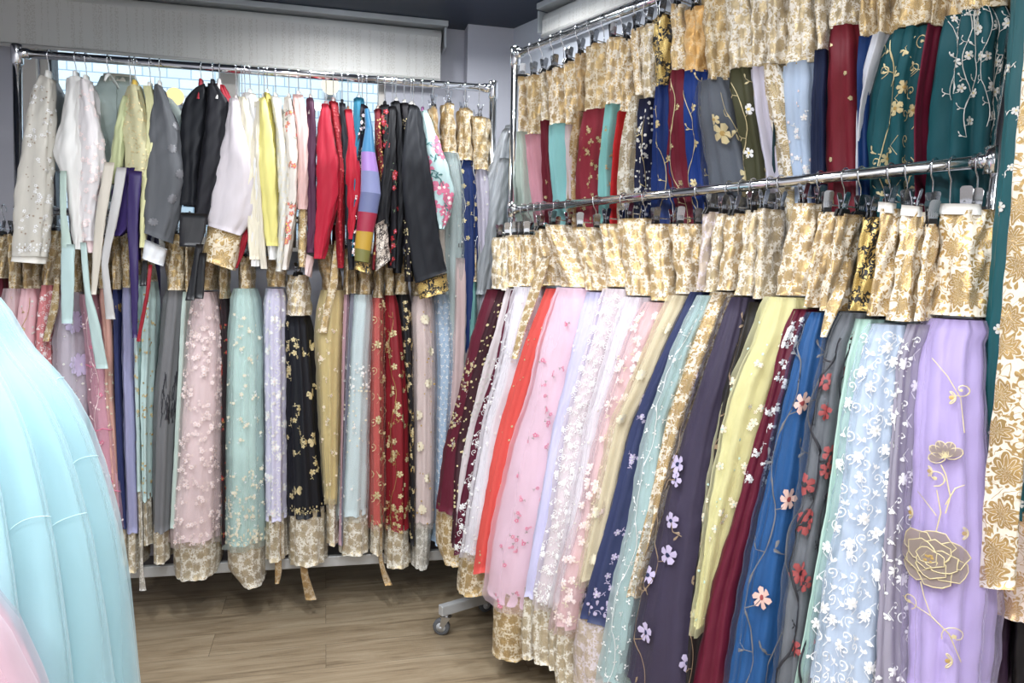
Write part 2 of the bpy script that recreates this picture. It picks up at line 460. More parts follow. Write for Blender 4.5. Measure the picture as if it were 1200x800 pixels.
# ------------------------------------------------------------------ garment builders
TH = dict(gold=(190,158,96), palegold=(218,202,156), silver=(222,220,214), white=(242,241,240), pink=(250,232,230), rose=(218,120,150), bloom=(158,74,74), petal=(226,190,178), charcoal=(112,112,116),
          red=(168,40,46), lilac=(196,184,214), cream=(236,226,200), brown=(150,128,104), dark=(44,44,50), green=(96,112,84),
          mint=(196,222,210), blue=(150,180,205), taupe=(168,150,132), coral=(222,130,120), yellow=(232,206,96), peach=(238,220,210), navy=(40,48,80), teal=(70,120,120))
def T(n): return thread(TH[n], .35 if n in ('gold', 'palegold') else 0.0, .42)
BR = dict(cream=((238,227,208), (188,156,98)), pale=((238,230,216), (188,166,122)), brown=((196,176,146), (168,134,82)),  # brown: brown trim, and gold with left-rack shade put into the colour
          deep=((220,206,180), (176,146,92)), black=((20,18,18), (206,176,104)), rosy=((236,218,206), (196,160,116)),  # deep: cream-gold brocade darkened, the left rack's shade mixed into its colour
          silver=((226,222,214), (176,170,158)), lace=((230,224,210), (184,166,132)), lilac=((216,204,208), (190,172,150)),
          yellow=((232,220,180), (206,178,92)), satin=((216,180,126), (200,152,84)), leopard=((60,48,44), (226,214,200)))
def B(n, scale=24.0):
    b, g = BR[n]; return brocade(b, g, scale, .2 if n in ('silver', 'lilac', 'leopard') else .5)
def lerp_profile(pts):
    pts = sorted(pts)
    return lambda z: float(np.interp(z-.08, [p[0] for p in pts], [p[1] for p in pts]))
class Cfg:
    def __init__(s, place, line, nf, b, railz, step=.035, cols=40, ext=(0, 0)):
        s.place = place; s.line = line; s.nf = lerp_profile(nf); s.b = lerp_profile(b); s.railz = railz; s.step = step; s.cols = cols; s.ext = ext
LL = Cfg("on left rack's middle rail", LR, [(.15,.13),(1.0,.10),(1.6,.05)], [(.15,.13),(1.2,.10),(1.6,.06)], Z1M, ext=(-.02,-.01))
LT = Cfg("on left rack's top rail", LR, [(1.3,.17),(1.9,.15),(2.2,.05)], [(1.3,.035),(2.2,.04)], Z1T, ext=(-.01,.0))
LTS = Cfg("on left rack's top rail", LR, [(1.3,.06),(2.2,.06)], [(1.3,.08),(2.2,.06)], Z1T, ext=(.05,.08))
RL = Cfg("on right rack's lower rail", RR, [(.1,.34),(.45,.31),(1.2,.19),(1.45,.12),(1.65,.10)], [(.1,.19),(1.0,.13),(1.4,.08),(1.65,.055)], Z2M, .035, 44, (.0,.05))
RU = Cfg("on right rack's top rail", RR, [(1.0,-.05),(1.65,-.05),(1.8,-.035),(2.0,.05),(2.3,.07)], [(1.0,.09),(1.9,.08),(2.3,.055)], Z2T, .035, 40, (.0,.04))
def mkrow(cfg, r, dn=0.0, bs=1.0):
    if len(r) == 3: y, xl, xr = r; yl = yr = y
    else: xl, yl, xr, yr = r[:4]
    w = xr-xl; xl -= w*cfg.ext[0]; xr += w*cfg.ext[1]
    xm, ym = (xl+xr)/2, (yl+yr)/2
    n = .08; z = 1
    for _ in range(5):
        z = cfg.line.hit(xm, ym, n)[2]; n = cfg.nf(z)+dn
    a = cfg.line.hit(xl, yl, n); b = cfg.line.hit(xr, yr, n)
    if len(r) == 3: a[2] = b[2] = z
    return (a, b, cfg.b(z)*bs)
def style_apply(e, W, V0, V1, st):
    """st: (style, dict)"""
    k, d = st; r = e.r; H = V1-V0; area = 2*W*H; d = dict(d)
    if k == 'blossoms' and d.get('s', .016) < .022: d['s'] = d.get('s', .016)*.74; d['n'] = d.get('n', 220)*1.35
    if k == 'blossoms':
        s = d.get('s', .016)
        for _ in range(int(area*d.get('n', 220))):
            u, v = r.uniform(-W, W), r.uniform(V0, V1)
            if not e.vis(u, v): continue
            a = r.random()*6.28
            if d.get('stem', True):
                e.stroke([(u, v), (u+s*1.2*math.cos(a), v+s*1.2*math.sin(a)), (u+s*2.2*math.cos(a+.5), v+s*2.2*math.sin(a+.5))], s*.12, 2)
                e.leaf(u+s*1.3*math.cos(a), v+s*1.3*math.sin(a), s*.9, a+1.2, 2)
                e.leaf(u+s*1.8*math.cos(a+.3), v+s*1.8*math.sin(a+.3), s*.8, a-1, 2)
            e.blossom(u, v, s*r.uniform(.75, 1.15), 0, 1, d.get('p', 5))
            if r.random() < .6: e.blossom(u+s*1.5*math.cos(a+2.2), v+s*1.5*math.sin(a+2.2), s*.6, 0, 1)
    elif k == 'dots':
        s = d.get('s', .004)
        for _ in range(int(area*d.get('n', 900))):
            u, v = r.uniform(-W, W), V0+H*r.random()**d.get('pow', 1)
            if e.vis(u, v, -.1): e.disc(u, v, s*r.uniform(.7, 1.4), 1, 5)
    elif k == 'sprig':
        s = d.get('s', .012); g = d.get('g', .045); i = 0; v = V0
        while v < V1:
            u = -W+(g/2 if i % 2 else 0)
            while u < W:
                if e.vis(u, v):
                    a = r.random()*6.28
                    for q in range(3): e.petal(u, v, s, s*.7, a+q*2.1, 0)
                u += g
            v += g*.8; i += 1
    elif k == 'vine':
        n = d.get('k', 2)
        for i in range(n):
            u = -W+(i+.5)*2*W/n + r.uniform(-.01, .01)
            e.vine(u, V0+r.uniform(0, .05), V1, d.get('amp', .02), d.get('w', .0025), 2, d.get('leaf', .016), 2, d.get('s', .018), 0, 1, d.get('every', .08), d.get('wl', .35), d.get('slope', 0), d.get('p', 5))
    elif k == 'scroll':
        g = d.get('g', .055); s = d.get('s', .016); v = V0; i = 0
        while v < V1:
            u = -W+(g*.5 if i % 2 else 0)
            while u < W:
                uu, vv = u+r.uniform(-.008, .008), v+r.uniform(-.008, .008)
                if e.vis(uu, vv):
                    sg = 1 if (i+int(u*100)) % 2 else -1
                    e.curl(uu+sg*g*.32, vv+g*.1, s*.95, PI*.5, 0, .0022, 1.05, sg)
                    e.stroke([(uu, vv), (uu-sg*g*.2, vv+g*.25), (uu, vv+g*.5)], .0018, 0)
                    if (i+int((u+W)/g)) % 3 == 0: e.blossom(uu, vv, s, 0, 1, 6)
                    else:
                        for q in range(3): e.petal(uu-sg*g*.2, vv+g*.3, s*.8, s*.5, r.random()+q*.8+(0 if sg < 0 else PI), 0)
                u += g
            v += g*.62; i += 1
    elif k == 'bfly':
        n = d.get('n', 6)
        for i in range(n):
            u, v = r.uniform(-W*.8, W*.8), V0+(i+.5)*H/n
            if e.vis(u, v): e.butterfly(u, v, d.get('s', .025), 0)
    elif k == 'ring':
        n = d.get('n', 5)
        for i in range(n):
            u, v = r.uniform(-W*.5, W*.6), V0+(i+.5)*H/n
            if not e.vis(u, v): continue
            s = d.get('s', .026)
            for q in range(9): e.petal(u, v, s, s*.6, 2*PI*q/9, 0)
            e.disc(u, v, s*.55, 2, 9); e.disc(u, v, s*.25, 1, 7)
    elif k == 'cascade':
        n = d.get('k', 4)
        for i in range(n):
            u = -W+(i+.5)*2*W/n; ln = H*r.uniform(.5, 1)
            e.vine(u, V0, V0+ln, .012, .002, 2, .010, 0, .011, 0, 1, .028, .2, r.uniform(-.1, .1))
    elif k == 'lace':
        # scalloped lace edge at the bottom
        v = V1; s = d.get('s', .014); u = -W
        while u < W:
            if e.vis(u, v-.01, -.1):
                e.curl(u, v-s*.6, s*.9, PI, 0, .002, .5); e.disc(u, v-s*.6, s*.35, 0); e.disc(u+s*.8, v-s*1.6, s*.3, 0)
                e.petal(u, v-s*2, s, s*.6, -PI/2, 0)
            u += s*1.7
    elif k == 'tiers':
        for i in range(1, d.get('n', 3)+1):
            v = V0+H*i/(d.get('n', 3)+.5)
            pts = [(u, v+.004*math.sin(u*90)) for u in np.linspace(-W*1.2, W*1.2, 16)]
            e.stroke(pts, .005, 0)
    elif k == 'grass':
        for _ in range(d.get('n', 40)):
            u = r.uniform(-W*.7, W*.3); v = V0+H*r.random()
            e.stroke([(u, v), (u+r.uniform(-.004, .004), v+.03), (u+r.uniform(-.008, .008), v+.06)], .003, 0)
COUNT = [0]
CLIPM = plain('clip_steel', (190,192,196), .2, 1.0)
def garment_root(name, cfg, rows, label, cat, group):
    lo = rows[-1]; c = (lo[0]+lo[1])/2
    return empty(name, c, label, cat, group)
def clip_hanger(cfg, s, ztop, label, nfront, group, yaw=None):
    """hook over the rail, wire bar across the rail, two spring clips"""
    ln = cfg.line; rz = cfg.railz; rr = .0165
    root = empty('clip_hanger', ln.pt(s, 0, ztop), label, 'hanger', group)
    drop = max(rz-ztop, .05)
    a = random.Random(int(s*1e5)).uniform(-.25, .25)
    h = MB(); pts = []
    for k in range(9):
        t = PI*(1.05-k/8*1.25)+PI*0
        t = PI*1.15 - k/8*PI*1.25
        pts.append(ln.pt(s, -(rr+.003)*math.cos(t)*-1, rz+(rr+.003)*math.sin(t)))
    zb = ztop+.020
    # hook: over the rail then down to the bar
    pts = [ln.pt(s+a*.01, (rr+.0035)*math.cos(t), rz+(rr+.0035)*math.sin(t)) for t in np.linspace(PI*1.15, -.15, 10)]
    pts += [ln.pt(s, (rr+.004)*.8, rz-.02), ln.pt(s, .004, rz-.035), ln.pt(s, 0, min(rz-.045, zb+.01)), ln.pt(s, 0, zb)]
    h.tube(pts, .0021, 6); h.build('hook', CHROME, root)
    n1 = nfront-.012; n0 = min(-.06, n1-.14) if cfg is not RL else -.02
    bar = MB(); bar.tube([ln.pt(s, n0, zb), ln.pt(s, n1, zb)], .0022, 6); bar.build('crossbar', CHROME, root)
    rq = random.Random(int(s*1e5)+7); jw = 1.0 if (yaw is not None or rq.random() < .22) else .42
    for k_, nn in enumerate((n1-.008, n0+.02)):
        c = MB(); yw = yaw if yaw is not None else rq.uniform(-.7, .3)
        z_ = np.array([0,0,1.0]); wd = ln.n*math.cos(yw)+ln.t*math.sin(yw); th = -ln.n*math.sin(yw)+ln.t*math.cos(yw)
        cc = ln.pt(s, nn, 0)
        prof = [(zb+.034, .35), (zb+.033, .75), (zb+.028, 1.0), (zb+.004, .95), (zb-.014, .8)]
        for sg in (-1, 1):
            vs = []
            for z, ww in prof:
                ofs = .0035+.007*max(0, (z-zb)/.03)
                for q in (-1, 1):
                    vs.append(cc+z_*z+th*sg*ofs+wd*q*.0125*ww); vs.append(cc+z_*z+th*sg*(ofs+.0016)+wd*q*.0125*ww)
            fs = []
            for i in range(len(prof)-1):
                o = 4*i
                fs += [(o, o+2, o+6, o+4), (o+1, o+5, o+7, o+3), (o, o+4, o+5, o+1), (o+2, o+3, o+7, o+6)]
            fs += [(0, 1, 3, 2), (4*len(prof)-4, 4*len(prof)-2, 4*len(prof)-1, 4*len(prof)-3)]
            c.add(vs, fs)
            for q in (-.4, 0, .4): c.box(cc+z_*(zb+.006)+th*sg*.0062+wd*q*.0125, th*.0006, wd*.0012, z_*.010)
        c.tube([cc+z_*(zb+.012)-wd*.011, cc+z_*(zb+.012)+wd*.011], .003, 8)
        cl = c.build('clip', CLIPM, root, smooth=False)
        j = MB()
        for sg in (-1, 1):
            vs = []
            for z, ww in ((zb-.008, .019*jw), (zb-.026, .030*jw)):
                for q in (-1, 1):
                    vs.append(cc+z_*z+th*sg*.003+wd*q*ww); vs.append(cc+z_*z+th*sg*.0085+wd*q*ww)
            j.add(vs, [(0,2,6,4), (1,5,7,3), (0,4,5,1), (2,3,7,6), (0,1,3,2), (4,6,7,5)])
        j.build('rubber_jaw', RUBBER, cl, smooth=False)
    return root
def coat_hanger(cfg, s, ztop, label, group, colr=WHITEP, across=None):
    ln = cfg.line; rz = cfg.railz; rr = .0165
    root = empty('coat_hanger', ln.pt(s, 0, ztop), label, 'hanger', group)
    h = MB(); pts = [ln.pt(s, (rr+.0035)*math.cos(t), rz+(rr+.0035)*math.sin(t)) for t in np.linspace(PI*1.15, -.15, 10)]
    pts += [ln.pt(s, (rr+.004)*.8, rz-.02), ln.pt(s, .004, rz-.035), ln.pt(s, 0, min(rz-.045, ztop+.02)), ln.pt(s, 0, ztop-.01)]
    h.tube(pts, .0021, 6); h.build('hook', CHROME, root)
    b = MB(); n0, n1 = (-.17, .05)
    b.tube([ln.pt(s, n0, ztop-.055), ln.pt(s, n0*.5, ztop-.028), ln.pt(s, 0, ztop-.012), ln.pt(s, n1*.6, ztop-.028), ln.pt(s, n1, ztop-.05)], [.004, .006, .007, .006, .004], 8)
    b.build('shoulder_bar', colr, root)
    return root
def short(label): return label
def skirt(cfg, desc, T_, Bt, body, col, band='cream', hem=None, hemcol=None, emb=(), pal=('gold','palegold','gold'), sheer_c=None, sheer_a=.4,
          tie=None, tiecol=None, tab=False, grp=None, hang=True, bs=1.0, dn=0.0, mat=None, where=None, bandscale=24.0, pleat=.0065, yaw=None, name='hanbok_skirt'):
    COUNT[0] += 1; sd = COUNT[0]*17+3
    pleat *= 1.6 if cfg is RU else (1.35 if cfg is RL else 1.15)
    where = cfg.place if where is None else where
    label = desc+' '+where
    grp_ = grp or ('hanbok skirts '+cfg.place)
    brow = [mkrow(cfg, r, dn, bs) for r in (T_, Bt)]
    # band: intermediate row for sag
    brd = [mkrow(cfg, r, dn, bs*1.0) for r in body]
    root = garment_root(name, cfg, brd, label, 'skirt', grp_)
    near = float(np.linalg.norm((brd[0][0]+brd[0][1])/2-CAM))
    cols = 40 if near > 2.6 else (48 if near > 2.1 else 60)
    step = .04 if near > 2.6 else (.032 if near > 2.1 else .024)
    if band:
        mid = tuple((brow[0][i]+brow[1][i])/2 for i in range(3))
        sfb = loft('waistband', [brow[0], mid, brow[1]], cfg.line.n, B(band, bandscale), root, sd, pleat=.005, pl_wave=.06, cols=cols, step=.015, pl0=.8, grow=-.003, crumple=.007, expo=2.05)
        if tab:
            tb = MB(); s0 = cfg.line.sof((brow[0][0]*.6+brow[0][1]*.4)); z0 = brow[0][0][2]; w = abs(cfg.line.sof(brow[0][1])-cfg.line.sof(brow[0][0]))*.38; n0 = cfg.nf(z0)+dn
            rw = [(cfg.line.pt(s0-w, n0+.003, z0+.018), cfg.line.pt(s0+w, n0+.003, z0+.012), .02), (cfg.line.pt(s0-w, n0+.002, z0-.006), cfg.line.pt(s0+w*1.1, n0+.002, z0-.012), .02)]
            o = loft('shoulder_strap', rw, cfg.line.n, cloth((236,234,228)), root, sd+5, pleat=.001, cols=24, step=.01)
            o.o['label'] = 'white cotton strap end'
    # body
    rows = [tuple(x for x in r) for r in brd]
    if band:
        a0, b0, d0 = rows[0]; a1, b1, d1 = rows[1]; c0 = (a0+b0)/2; hgt = max(.02, c0[2]-(a1[2]+b1[2])/2); t = min(.5, .045/hgt)
        pa = a0*(1-t)+a1*t; pb = b0*(1-t)+b1*t; cm = (pa+pb)/2
        rows = [(c0+(a0-c0)*.84, c0+(b0-c0)*.84, d0*.9), (cm+(pa-cm)*1.05, cm+(pb-cm)*1.05, d0*1.02)]+rows[1:]
    m = mat or cloth(col, .5, .35, .12)
    sf = loft('skirt_panel', rows, cfg.line.n, m, root, sd+1, pleat=pleat, pl_wave=.05, cols=cols, step=step, pl0=.55, expo=2.1, hemwave=.004, crumple=.003)
    if hem:
        hr = [mkrow(cfg, r, dn-.012, bs*.95) for r in hem]
        up = ((hr[0][0]*1.0+np.array([0,0,.03])), (hr[0][1]+np.array([0,0,.03])), hr[0][2])
        loft('hem_band', [up]+hr, cfg.line.n, B(hemcol or 'lace', bandscale*.9), root, sd+2, pleat=.005, pl_wave=.05, cols=cols, step=step, pl0=1, hemwave=.003, crumple=.002)
    if sheer_c:
        sr = [(r[0], r[1], r[2]+.006) for r in rows]
        lastz = np.array([0, 0, -.02])
        sr = sr[:-1]+[(sr[-1][0]+lastz, sr[-1][1]+lastz, sr[-1][2]+.004)]
        sr = [(r[0]+cfg.line.n*.007, r[1]+cfg.line.n*.007, r[2]) for r in sr]
        sf2 = loft('organza_overlay', sr, cfg.line.n, sheer(sheer_c, sheer_a), root, sd+1, pleat=pleat*1.25, pl_wave=.05, cols=cols, step=step, pl0=.6, hemwave=.005, grow=.007, cap=False, crumple=.004)
        sf2.o['label'] = 'see-through organza outer layer'
        sfe = sf2
    else: sfe = sf
    if emb:
        e = Emb(sfe, seed=sd)
        ws = [float(np.linalg.norm(r[1]-r[0]))/2 for r in rows]
        W = max(ws)*1.15+.03; H = sfe.v[-1]
        for st in emb:
            d = st[1]; v0, v1 = d.get('v', (0.03, .98))
            style_apply(e, W*d.get('W', 1), H*v0, H*v1, st)
        e.done('embroidery', [T(p) for p in pal], root)
    if tie:
        tcf = Cfg(cfg.place, cfg.line, [(0, 0), (3, 0)], [(0, .006), (3, .006)], 0)
        tcf.nf = lambda z, c=cfg: c.nf(z)+.022+dn; tcf.ext = (0, 0)
        tr = [mkrow(tcf, r) for r in tie]
        tr = [(r[0], r[1], .006) for r in tr]
        o = loft('waist_tie', tr, cfg.line.n, B(tiecol or band, bandscale), root, sd+3, pleat=.001, cols=20, step=.03)
        o.o['label'] = 'long brocade waist tie'
    if hang:
        s = cfg.line.sof((brow[0][0]+brow[0][1])/2); zt = brow[0][0][2]
        clip_hanger(cfg, s, zt, hang_label('clip hanger of', label), cfg.nf(zt)+dn, 'clip hangers '+cfg.place, yaw)
    return root
def hang_label(pre, label):
    w = (pre+' '+label).split()
    if len(w) > 16:
        w = [x for x in w if x not in ('the',)]
    return ' '.join(w[:16]) if len(w) > 16 else ' '.join(w)
def part_loft(cfg, name, rows, mat, root, sd, dn=0, b=None, pleat=.003, cols=36, step=.025, lab=None, pl0=.7, crumple=.0045, pl_wave=.055, cap=True):
    rr = [mkrow(cfg, r, dn) for r in rows]
    if b is not None: rr = [(x[0], x[1], b) for x in rr]
    sf = loft(name, rr, cfg.line.n, mat, root, sd, pleat=pleat, cols=cols, step=step, pl0=pl0, crumple=crumple, pl_wave=pl_wave, cap=cap)
    if lab: sf.o['label'] = lab
    return sf
def jacket(desc, sleeve, col, cuff=None, cuffmat=None, collar=(236,234,228), bodycol=None, emb=(), pal=('gold','palegold','gold'), mat=None,
           dn=0.0, b=.035, body=True, bands=None, ribbons=(), cfg=LT, hang=True, cufflab=None, where=None, pleat=.0045, panel=None, bodyh=.36):
    """sleeve: screen rows from shoulder to wrist; cuff: rows; bodice sits behind, across the rail"""
    COUNT[0] += 1; sd = COUNT[0]*13+5
    where = cfg.place if where is None else where
    label = desc+' '+where
    r0 = mkrow(cfg, sleeve[0], dn); rl = mkrow(cfg, sleeve[-1], dn)
    root = empty('hanbok_jacket', (rl[0]+rl[1])/2, label, 'jacket', 'hanbok jackets '+cfg.place)
    m = mat or cloth(col, .6, .25, .1)
    if bands:
        # patchwork sleeve: one cloth piece per colour
        allr = sleeve
        for i, bc in enumerate(bands):
            part_loft(cfg, 'sleeve_stripe', [allr[i], allr[i+1]], cloth(bc, .42, .4), root, sd, dn, b, pleat=0, crumple=0, cap=False)
        sf = None
    else:
        sf = part_loft(cfg, 'sleeve', sleeve, m, root, sd, dn, b, pleat)
    if cuff:
        part_loft(cfg, 'cuff', cuff, cuffmat or cloth((238,238,236)), root, sd+1, dn+.002, b*1.02, .002, lab=cufflab)
    s = cfg.line.sof((r0[0]+r0[1])/2); zt = max(r0[0][2], r0[1][2])
    w = min(.010, max(.007, np.linalg.norm(r0[1]-r0[0])*.3))
    if body:
        bm = cloth(bodycol, .6, .25, .1) if bodycol else m
        rows = []
        ln = cfg.line
        for dz, nf, bb, ww in ((.0, .02, .05, .7), (-.05, .05, .11, 1.0), (-.14, .075, .14, 1.15), (-bodyh, .08, .14, 1.25)):
            rows.append((ln.pt(s-w*ww, nf, zt+dz), ln.pt(s+w*ww, nf, zt+dz), bb))
        loft('bodice', rows, ln.n, bm, root, sd+2, pleat=.003, cols=28, step=.04)
        # far sleeve hanging at the back of the rail
        rows = [(ln.pt(s-w, -.17, zt-.05), ln.pt(s+w, -.17, zt-.05), .02), (ln.pt(s-w*1.2, -.15, zt-.35), ln.pt(s+w*1.2, -.15, zt-.35), .045), (ln.pt(s-w*1.1, -.17, zt-.62), ln.pt(s+w*1.1, -.17, zt-.62), .03)]
        loft('sleeve', rows, ln.n, bm, root, sd+3, pleat=.002, cols=20, step=.06)
    if collar:
        ln = cfg.line
        rows = [(ln.pt(s-w*.7, .028, zt+.022), ln.pt(s+w*.7, .028, zt+.022), .025), (ln.pt(s-w*.8, .045, zt-.02), ln.pt(s+w*.8, .045, zt-.02), .035), (ln.pt(s-w*.75, .075, zt-.07), ln.pt(s+w*.75, .075, zt-.07), .03)]
        o = loft('collar', rows, ln.n, cloth(collar), root, sd+4, pleat=.001, cols=20, step=.02)
        if collar == (236,234,228): o.o['label'] = 'white collar strip'
    if emb and sf is not None:
        e = Emb(sf, off=.002, seed=sd)
        W = max(float(np.linalg.norm(mkrow(cfg, r, dn)[1]-mkrow(cfg, r, dn)[0])) for r in sleeve)/2+.01; H = sf.v[-1]
        for st in emb:
            v0, v1 = st[1].get('v', (0.05, .98)); style_apply(e, W, H*v0, H*v1, st)
        e.done('embroidery', [T(p) for p in pal], root)
    for rb in ribbons:
        rows, rc = rb[0], rb[1]
        part_loft(cfg, 'ribbon', rows, rc if not isinstance(rc, tuple) else cloth(rc, .35, .5), root, sd+7+len(rows), dn+.03, .004, .001, 16, lab=rb[2] if len(rb) > 2 else None)
    if hang:
        coat_hanger(cfg, s, zt, hang_label('coat hanger of', label), 'coat hangers '+cfg.place)
    return root
# ------------------------------------------------------------------ the room
def wall_mat(c, name='painted_wall'):
    m, nt = new_mat(name)
    tc = N(nt, 'ShaderNodeTexCoord')
    nz = N(nt, 'ShaderNodeTexNoise', i_Scale=3.0, i_Detail=5.0); L(nt, tc.outputs['Object'], nz.inputs['Vector'])
    n2 = N(nt, 'ShaderNodeTexNoise', i_Scale=160.0, i_Detail=2.0); L(nt, tc.outputs['Object'], n2.inputs['Vector'])
    l = lin(c)
    p = N(nt, 'ShaderNodeBsdfPrincipled', i_Roughness=.8)
    L(nt, mixc(nt, nz.outputs['Fac'], tuple(x*.95 for x in l[:3])+(1,), tuple(x*1.04 for x in l[:3])+(1,)), p.inputs['Base Color'])
    bp = N(nt, 'ShaderNodeBump', i_Strength=.15, i_Distance=.002); L(nt, n2.outputs['Fac'], bp.inputs['Height']); L(nt, bp.outputs[0], p.inputs['Normal'])
    L(nt, p.outputs[0], N(nt, 'ShaderNodeOutputMaterial').inputs[0])
    return m
GREYW = wall_mat((182,182,190)); 
# floor planks
fm, nt = new_mat('vinyl_oak_planks')
tc = N(nt, 'ShaderNodeTexCoord'); mp = N(nt, 'ShaderNodeMapping'); mp.inputs['Rotation'].default_value = (0, 0, -math.atan2(BW.t[1], BW.t[0])-.02)
L(nt, tc.outputs['Object'], mp.inputs[0])
bk = N(nt, 'ShaderNodeTexBrick', offset=.37, i_Scale=1.0); bk.inputs['Brick Width'].default_value = 1.22; bk.inputs['Row Height'].default_value = .185
bk.inputs['Mortar Size'].default_value = .0012; bk.inputs['Color1'].default_value = (.2,.2,.2,1); bk.inputs['Color2'].default_value = (.8,.8,.8,1); bk.inputs['Mortar'].default_value = (0,0,0,1)
L(nt, mp.outputs[0], bk.inputs['Vector'])
addv = N(nt, 'ShaderNodeVectorMath', operation='ADD'); L(nt, mp.outputs[0], addv.inputs[0]); L(nt, bk.outputs['Color'], addv.inputs[1])
mp2 = N(nt, 'ShaderNodeMapping'); mp2.inputs['Scale'].default_value = (1.3, 13, 1); L(nt, addv.outputs[0], mp2.inputs[0])
g1 = N(nt, 'ShaderNodeTexNoise', i_Scale=1.3, i_Detail=7.0, i_Roughness=.6, i_Distortion=1.1); L(nt, mp2.outputs[0], g1.inputs['Vector'])
mp3 = N(nt, 'ShaderNodeMapping'); mp3.inputs['Scale'].default_value = (3, 60, 1); L(nt, addv.outputs[0], mp3.inputs[0])
g2 = N(nt, 'ShaderNodeTexNoise', i_Scale=2.0, i_Detail=5.0); L(nt, mp3.outputs[0], g2.inputs['Vector'])
cr = N(nt, 'ShaderNodeValToRGB'); e = cr.color_ramp.elements
e[0].position = .30; e[0].color = lin((98,83,65)); e[1].position = .68; e[1].color = lin((172,157,132))
q = cr.color_ramp.elements.new(.46); q.color = lin((146,129,104))
L(nt, M(nt, 'ADD', M(nt, 'MULTIPLY', g1.outputs['Fac'], .75), M(nt, 'MULTIPLY', g2.outputs['Fac'], .25)), cr.inputs[0])
tone = mixc(nt, M(nt, 'MULTIPLY', bk.outputs['Fac'], .55), cr.outputs[0], lin((70,56,42)))
sp = N(nt, 'ShaderNodeSeparateColor'); L(nt, bk.outputs['Color'], sp.inputs[0])
hs = N(nt, 'ShaderNodeHueSaturation'); L(nt, tone, hs.inputs['Color']); L(nt, M(nt, 'ADD', .9, M(nt, 'MULTIPLY', sp.outputs[0], .2)), hs.inputs['Value'])
p = N(nt, 'ShaderNodeBsdfPrincipled', i_Roughness=.42); L(nt, hs.outputs[0], p.inputs['Base Color'])
bp = N(nt, 'ShaderNodeBump', i_Strength=.25, i_Distance=.002); L(nt, M(nt, 'SUBTRACT', g2.outputs['Fac'], bk.outputs['Fac']), bp.inputs['Height']); L(nt, bp.outputs[0], p.inputs['Normal'])
L(nt, p.outputs[0], N(nt, 'ShaderNodeOutputMaterial').inputs[0])
FLOORM = fm
X3 = np.array([1.0,0,0]); Y3 = np.array([0,1.0,0]); Z3 = np.array([0,0,1.0])
b = MB(); b.box((0, 1.6, -.05), X3*4.2, Y3*3.6, Z3*.05); tag(b.build('floor', FLOORM, smooth=False), kind='structure')
CEILM = plain('dark_navy_ceiling', (13,28,48), .36, 0, .5)
b = MB(); b.box(BW.pt(1.6, 2.6, ZC+.05), BW.t*4.6, BW.n*2.76, Z3*.05); tag(b.build('ceiling', CEILM, smooth=False), kind='structure')
# back wall with window opening.  BW coordinates: s along, n outward to the viewer
def BP(s, n, z): return BW.pt(s, n, z)
def wbox(mb, s0, s1, n0, n1, z0, z1, line=None, mi=0):
    ln = line or BW
    mb.box(ln.pt((s0+s1)/2, (n0+n1)/2, (z0+z1)/2), ln.t*(s1-s0)/2, ln.n*(n1-n0)/2, Z3*(z1-z0)/2, mi)
def bs(px, py, n=0): return BW.sof(BW.hit(px, py, n))
sW0 = bs(46, 120); sW1 = bs(452, 120)                       # window opening
sC0 = bs(547, 120, .1)                                       # pillar step
corner = RR.A - RR.n*.42                                      # right wall line
RW = Line((corner-RR.t*2)[:2], (corner+RR.t*4)[:2])
# intersection of back wall and right wall
Mx = np.array([BW.t[:2], -RW.t[:2]]).T; sol = np.linalg.solve(Mx, (RW.A-BW.A)[:2]); sEnd = float(sol[0])
WZ0, WZ1 = float(BW.hit(225, 285)[2]), 2.62
w = MB()
wbox(w, -3.2, sW0, -.16, 0, 0, ZC); wbox(w, sW1, sEnd+.3, -.16, 0, 0, ZC)
wbox(w, sW0, sW1, -.16, 0, 0, WZ0); wbox(w, sW0, sW1, -.16, 0, WZ1, ZC)
tag(w.build('wall_back', GREYW, smooth=False), kind='structure')
w = MB(); wbox(w, sC0, sEnd+.05, 0.0005, .10, 0, ZC); tag(w.build('wall_pillar', GREYW, smooth=False), kind='structure')
w = MB(); s0 = RW.sof(BP(sEnd, 0, 0))
wbox(w, s0-.2, s0+4.3, -.15, 0, 0, ZC, RW); tag(w.build('wall_right', wall_mat((192,196,204)), smooth=False), kind='structure')
WL = Line((BP(-1.3, 0, 0))[:2], (BP(-1.3, 5.4, 0))[:2])
w = MB(); w.box(BP(-1.35, 2.7, ZC/2), BW.t*.05, BW.n*2.7, Z3*ZC/2); tag(w.build('wall_left', GREYW, smooth=False), kind='structure')
w = MB(); w.box(BP(1.5, 5.3, ZC/2), BW.t*4.2, BW.n*.05, Z3*ZC/2); tag(w.build('wall_front', wall_mat((228,228,228)), smooth=False), kind='structure')
w = MB(); wbox(w, sW0-1.2, sW1+.5, .0, .012, .0, .08); tag(w.build('baseboard_back', plain('grey_baseboard', (90,88,90)), smooth=False), kind='structure')
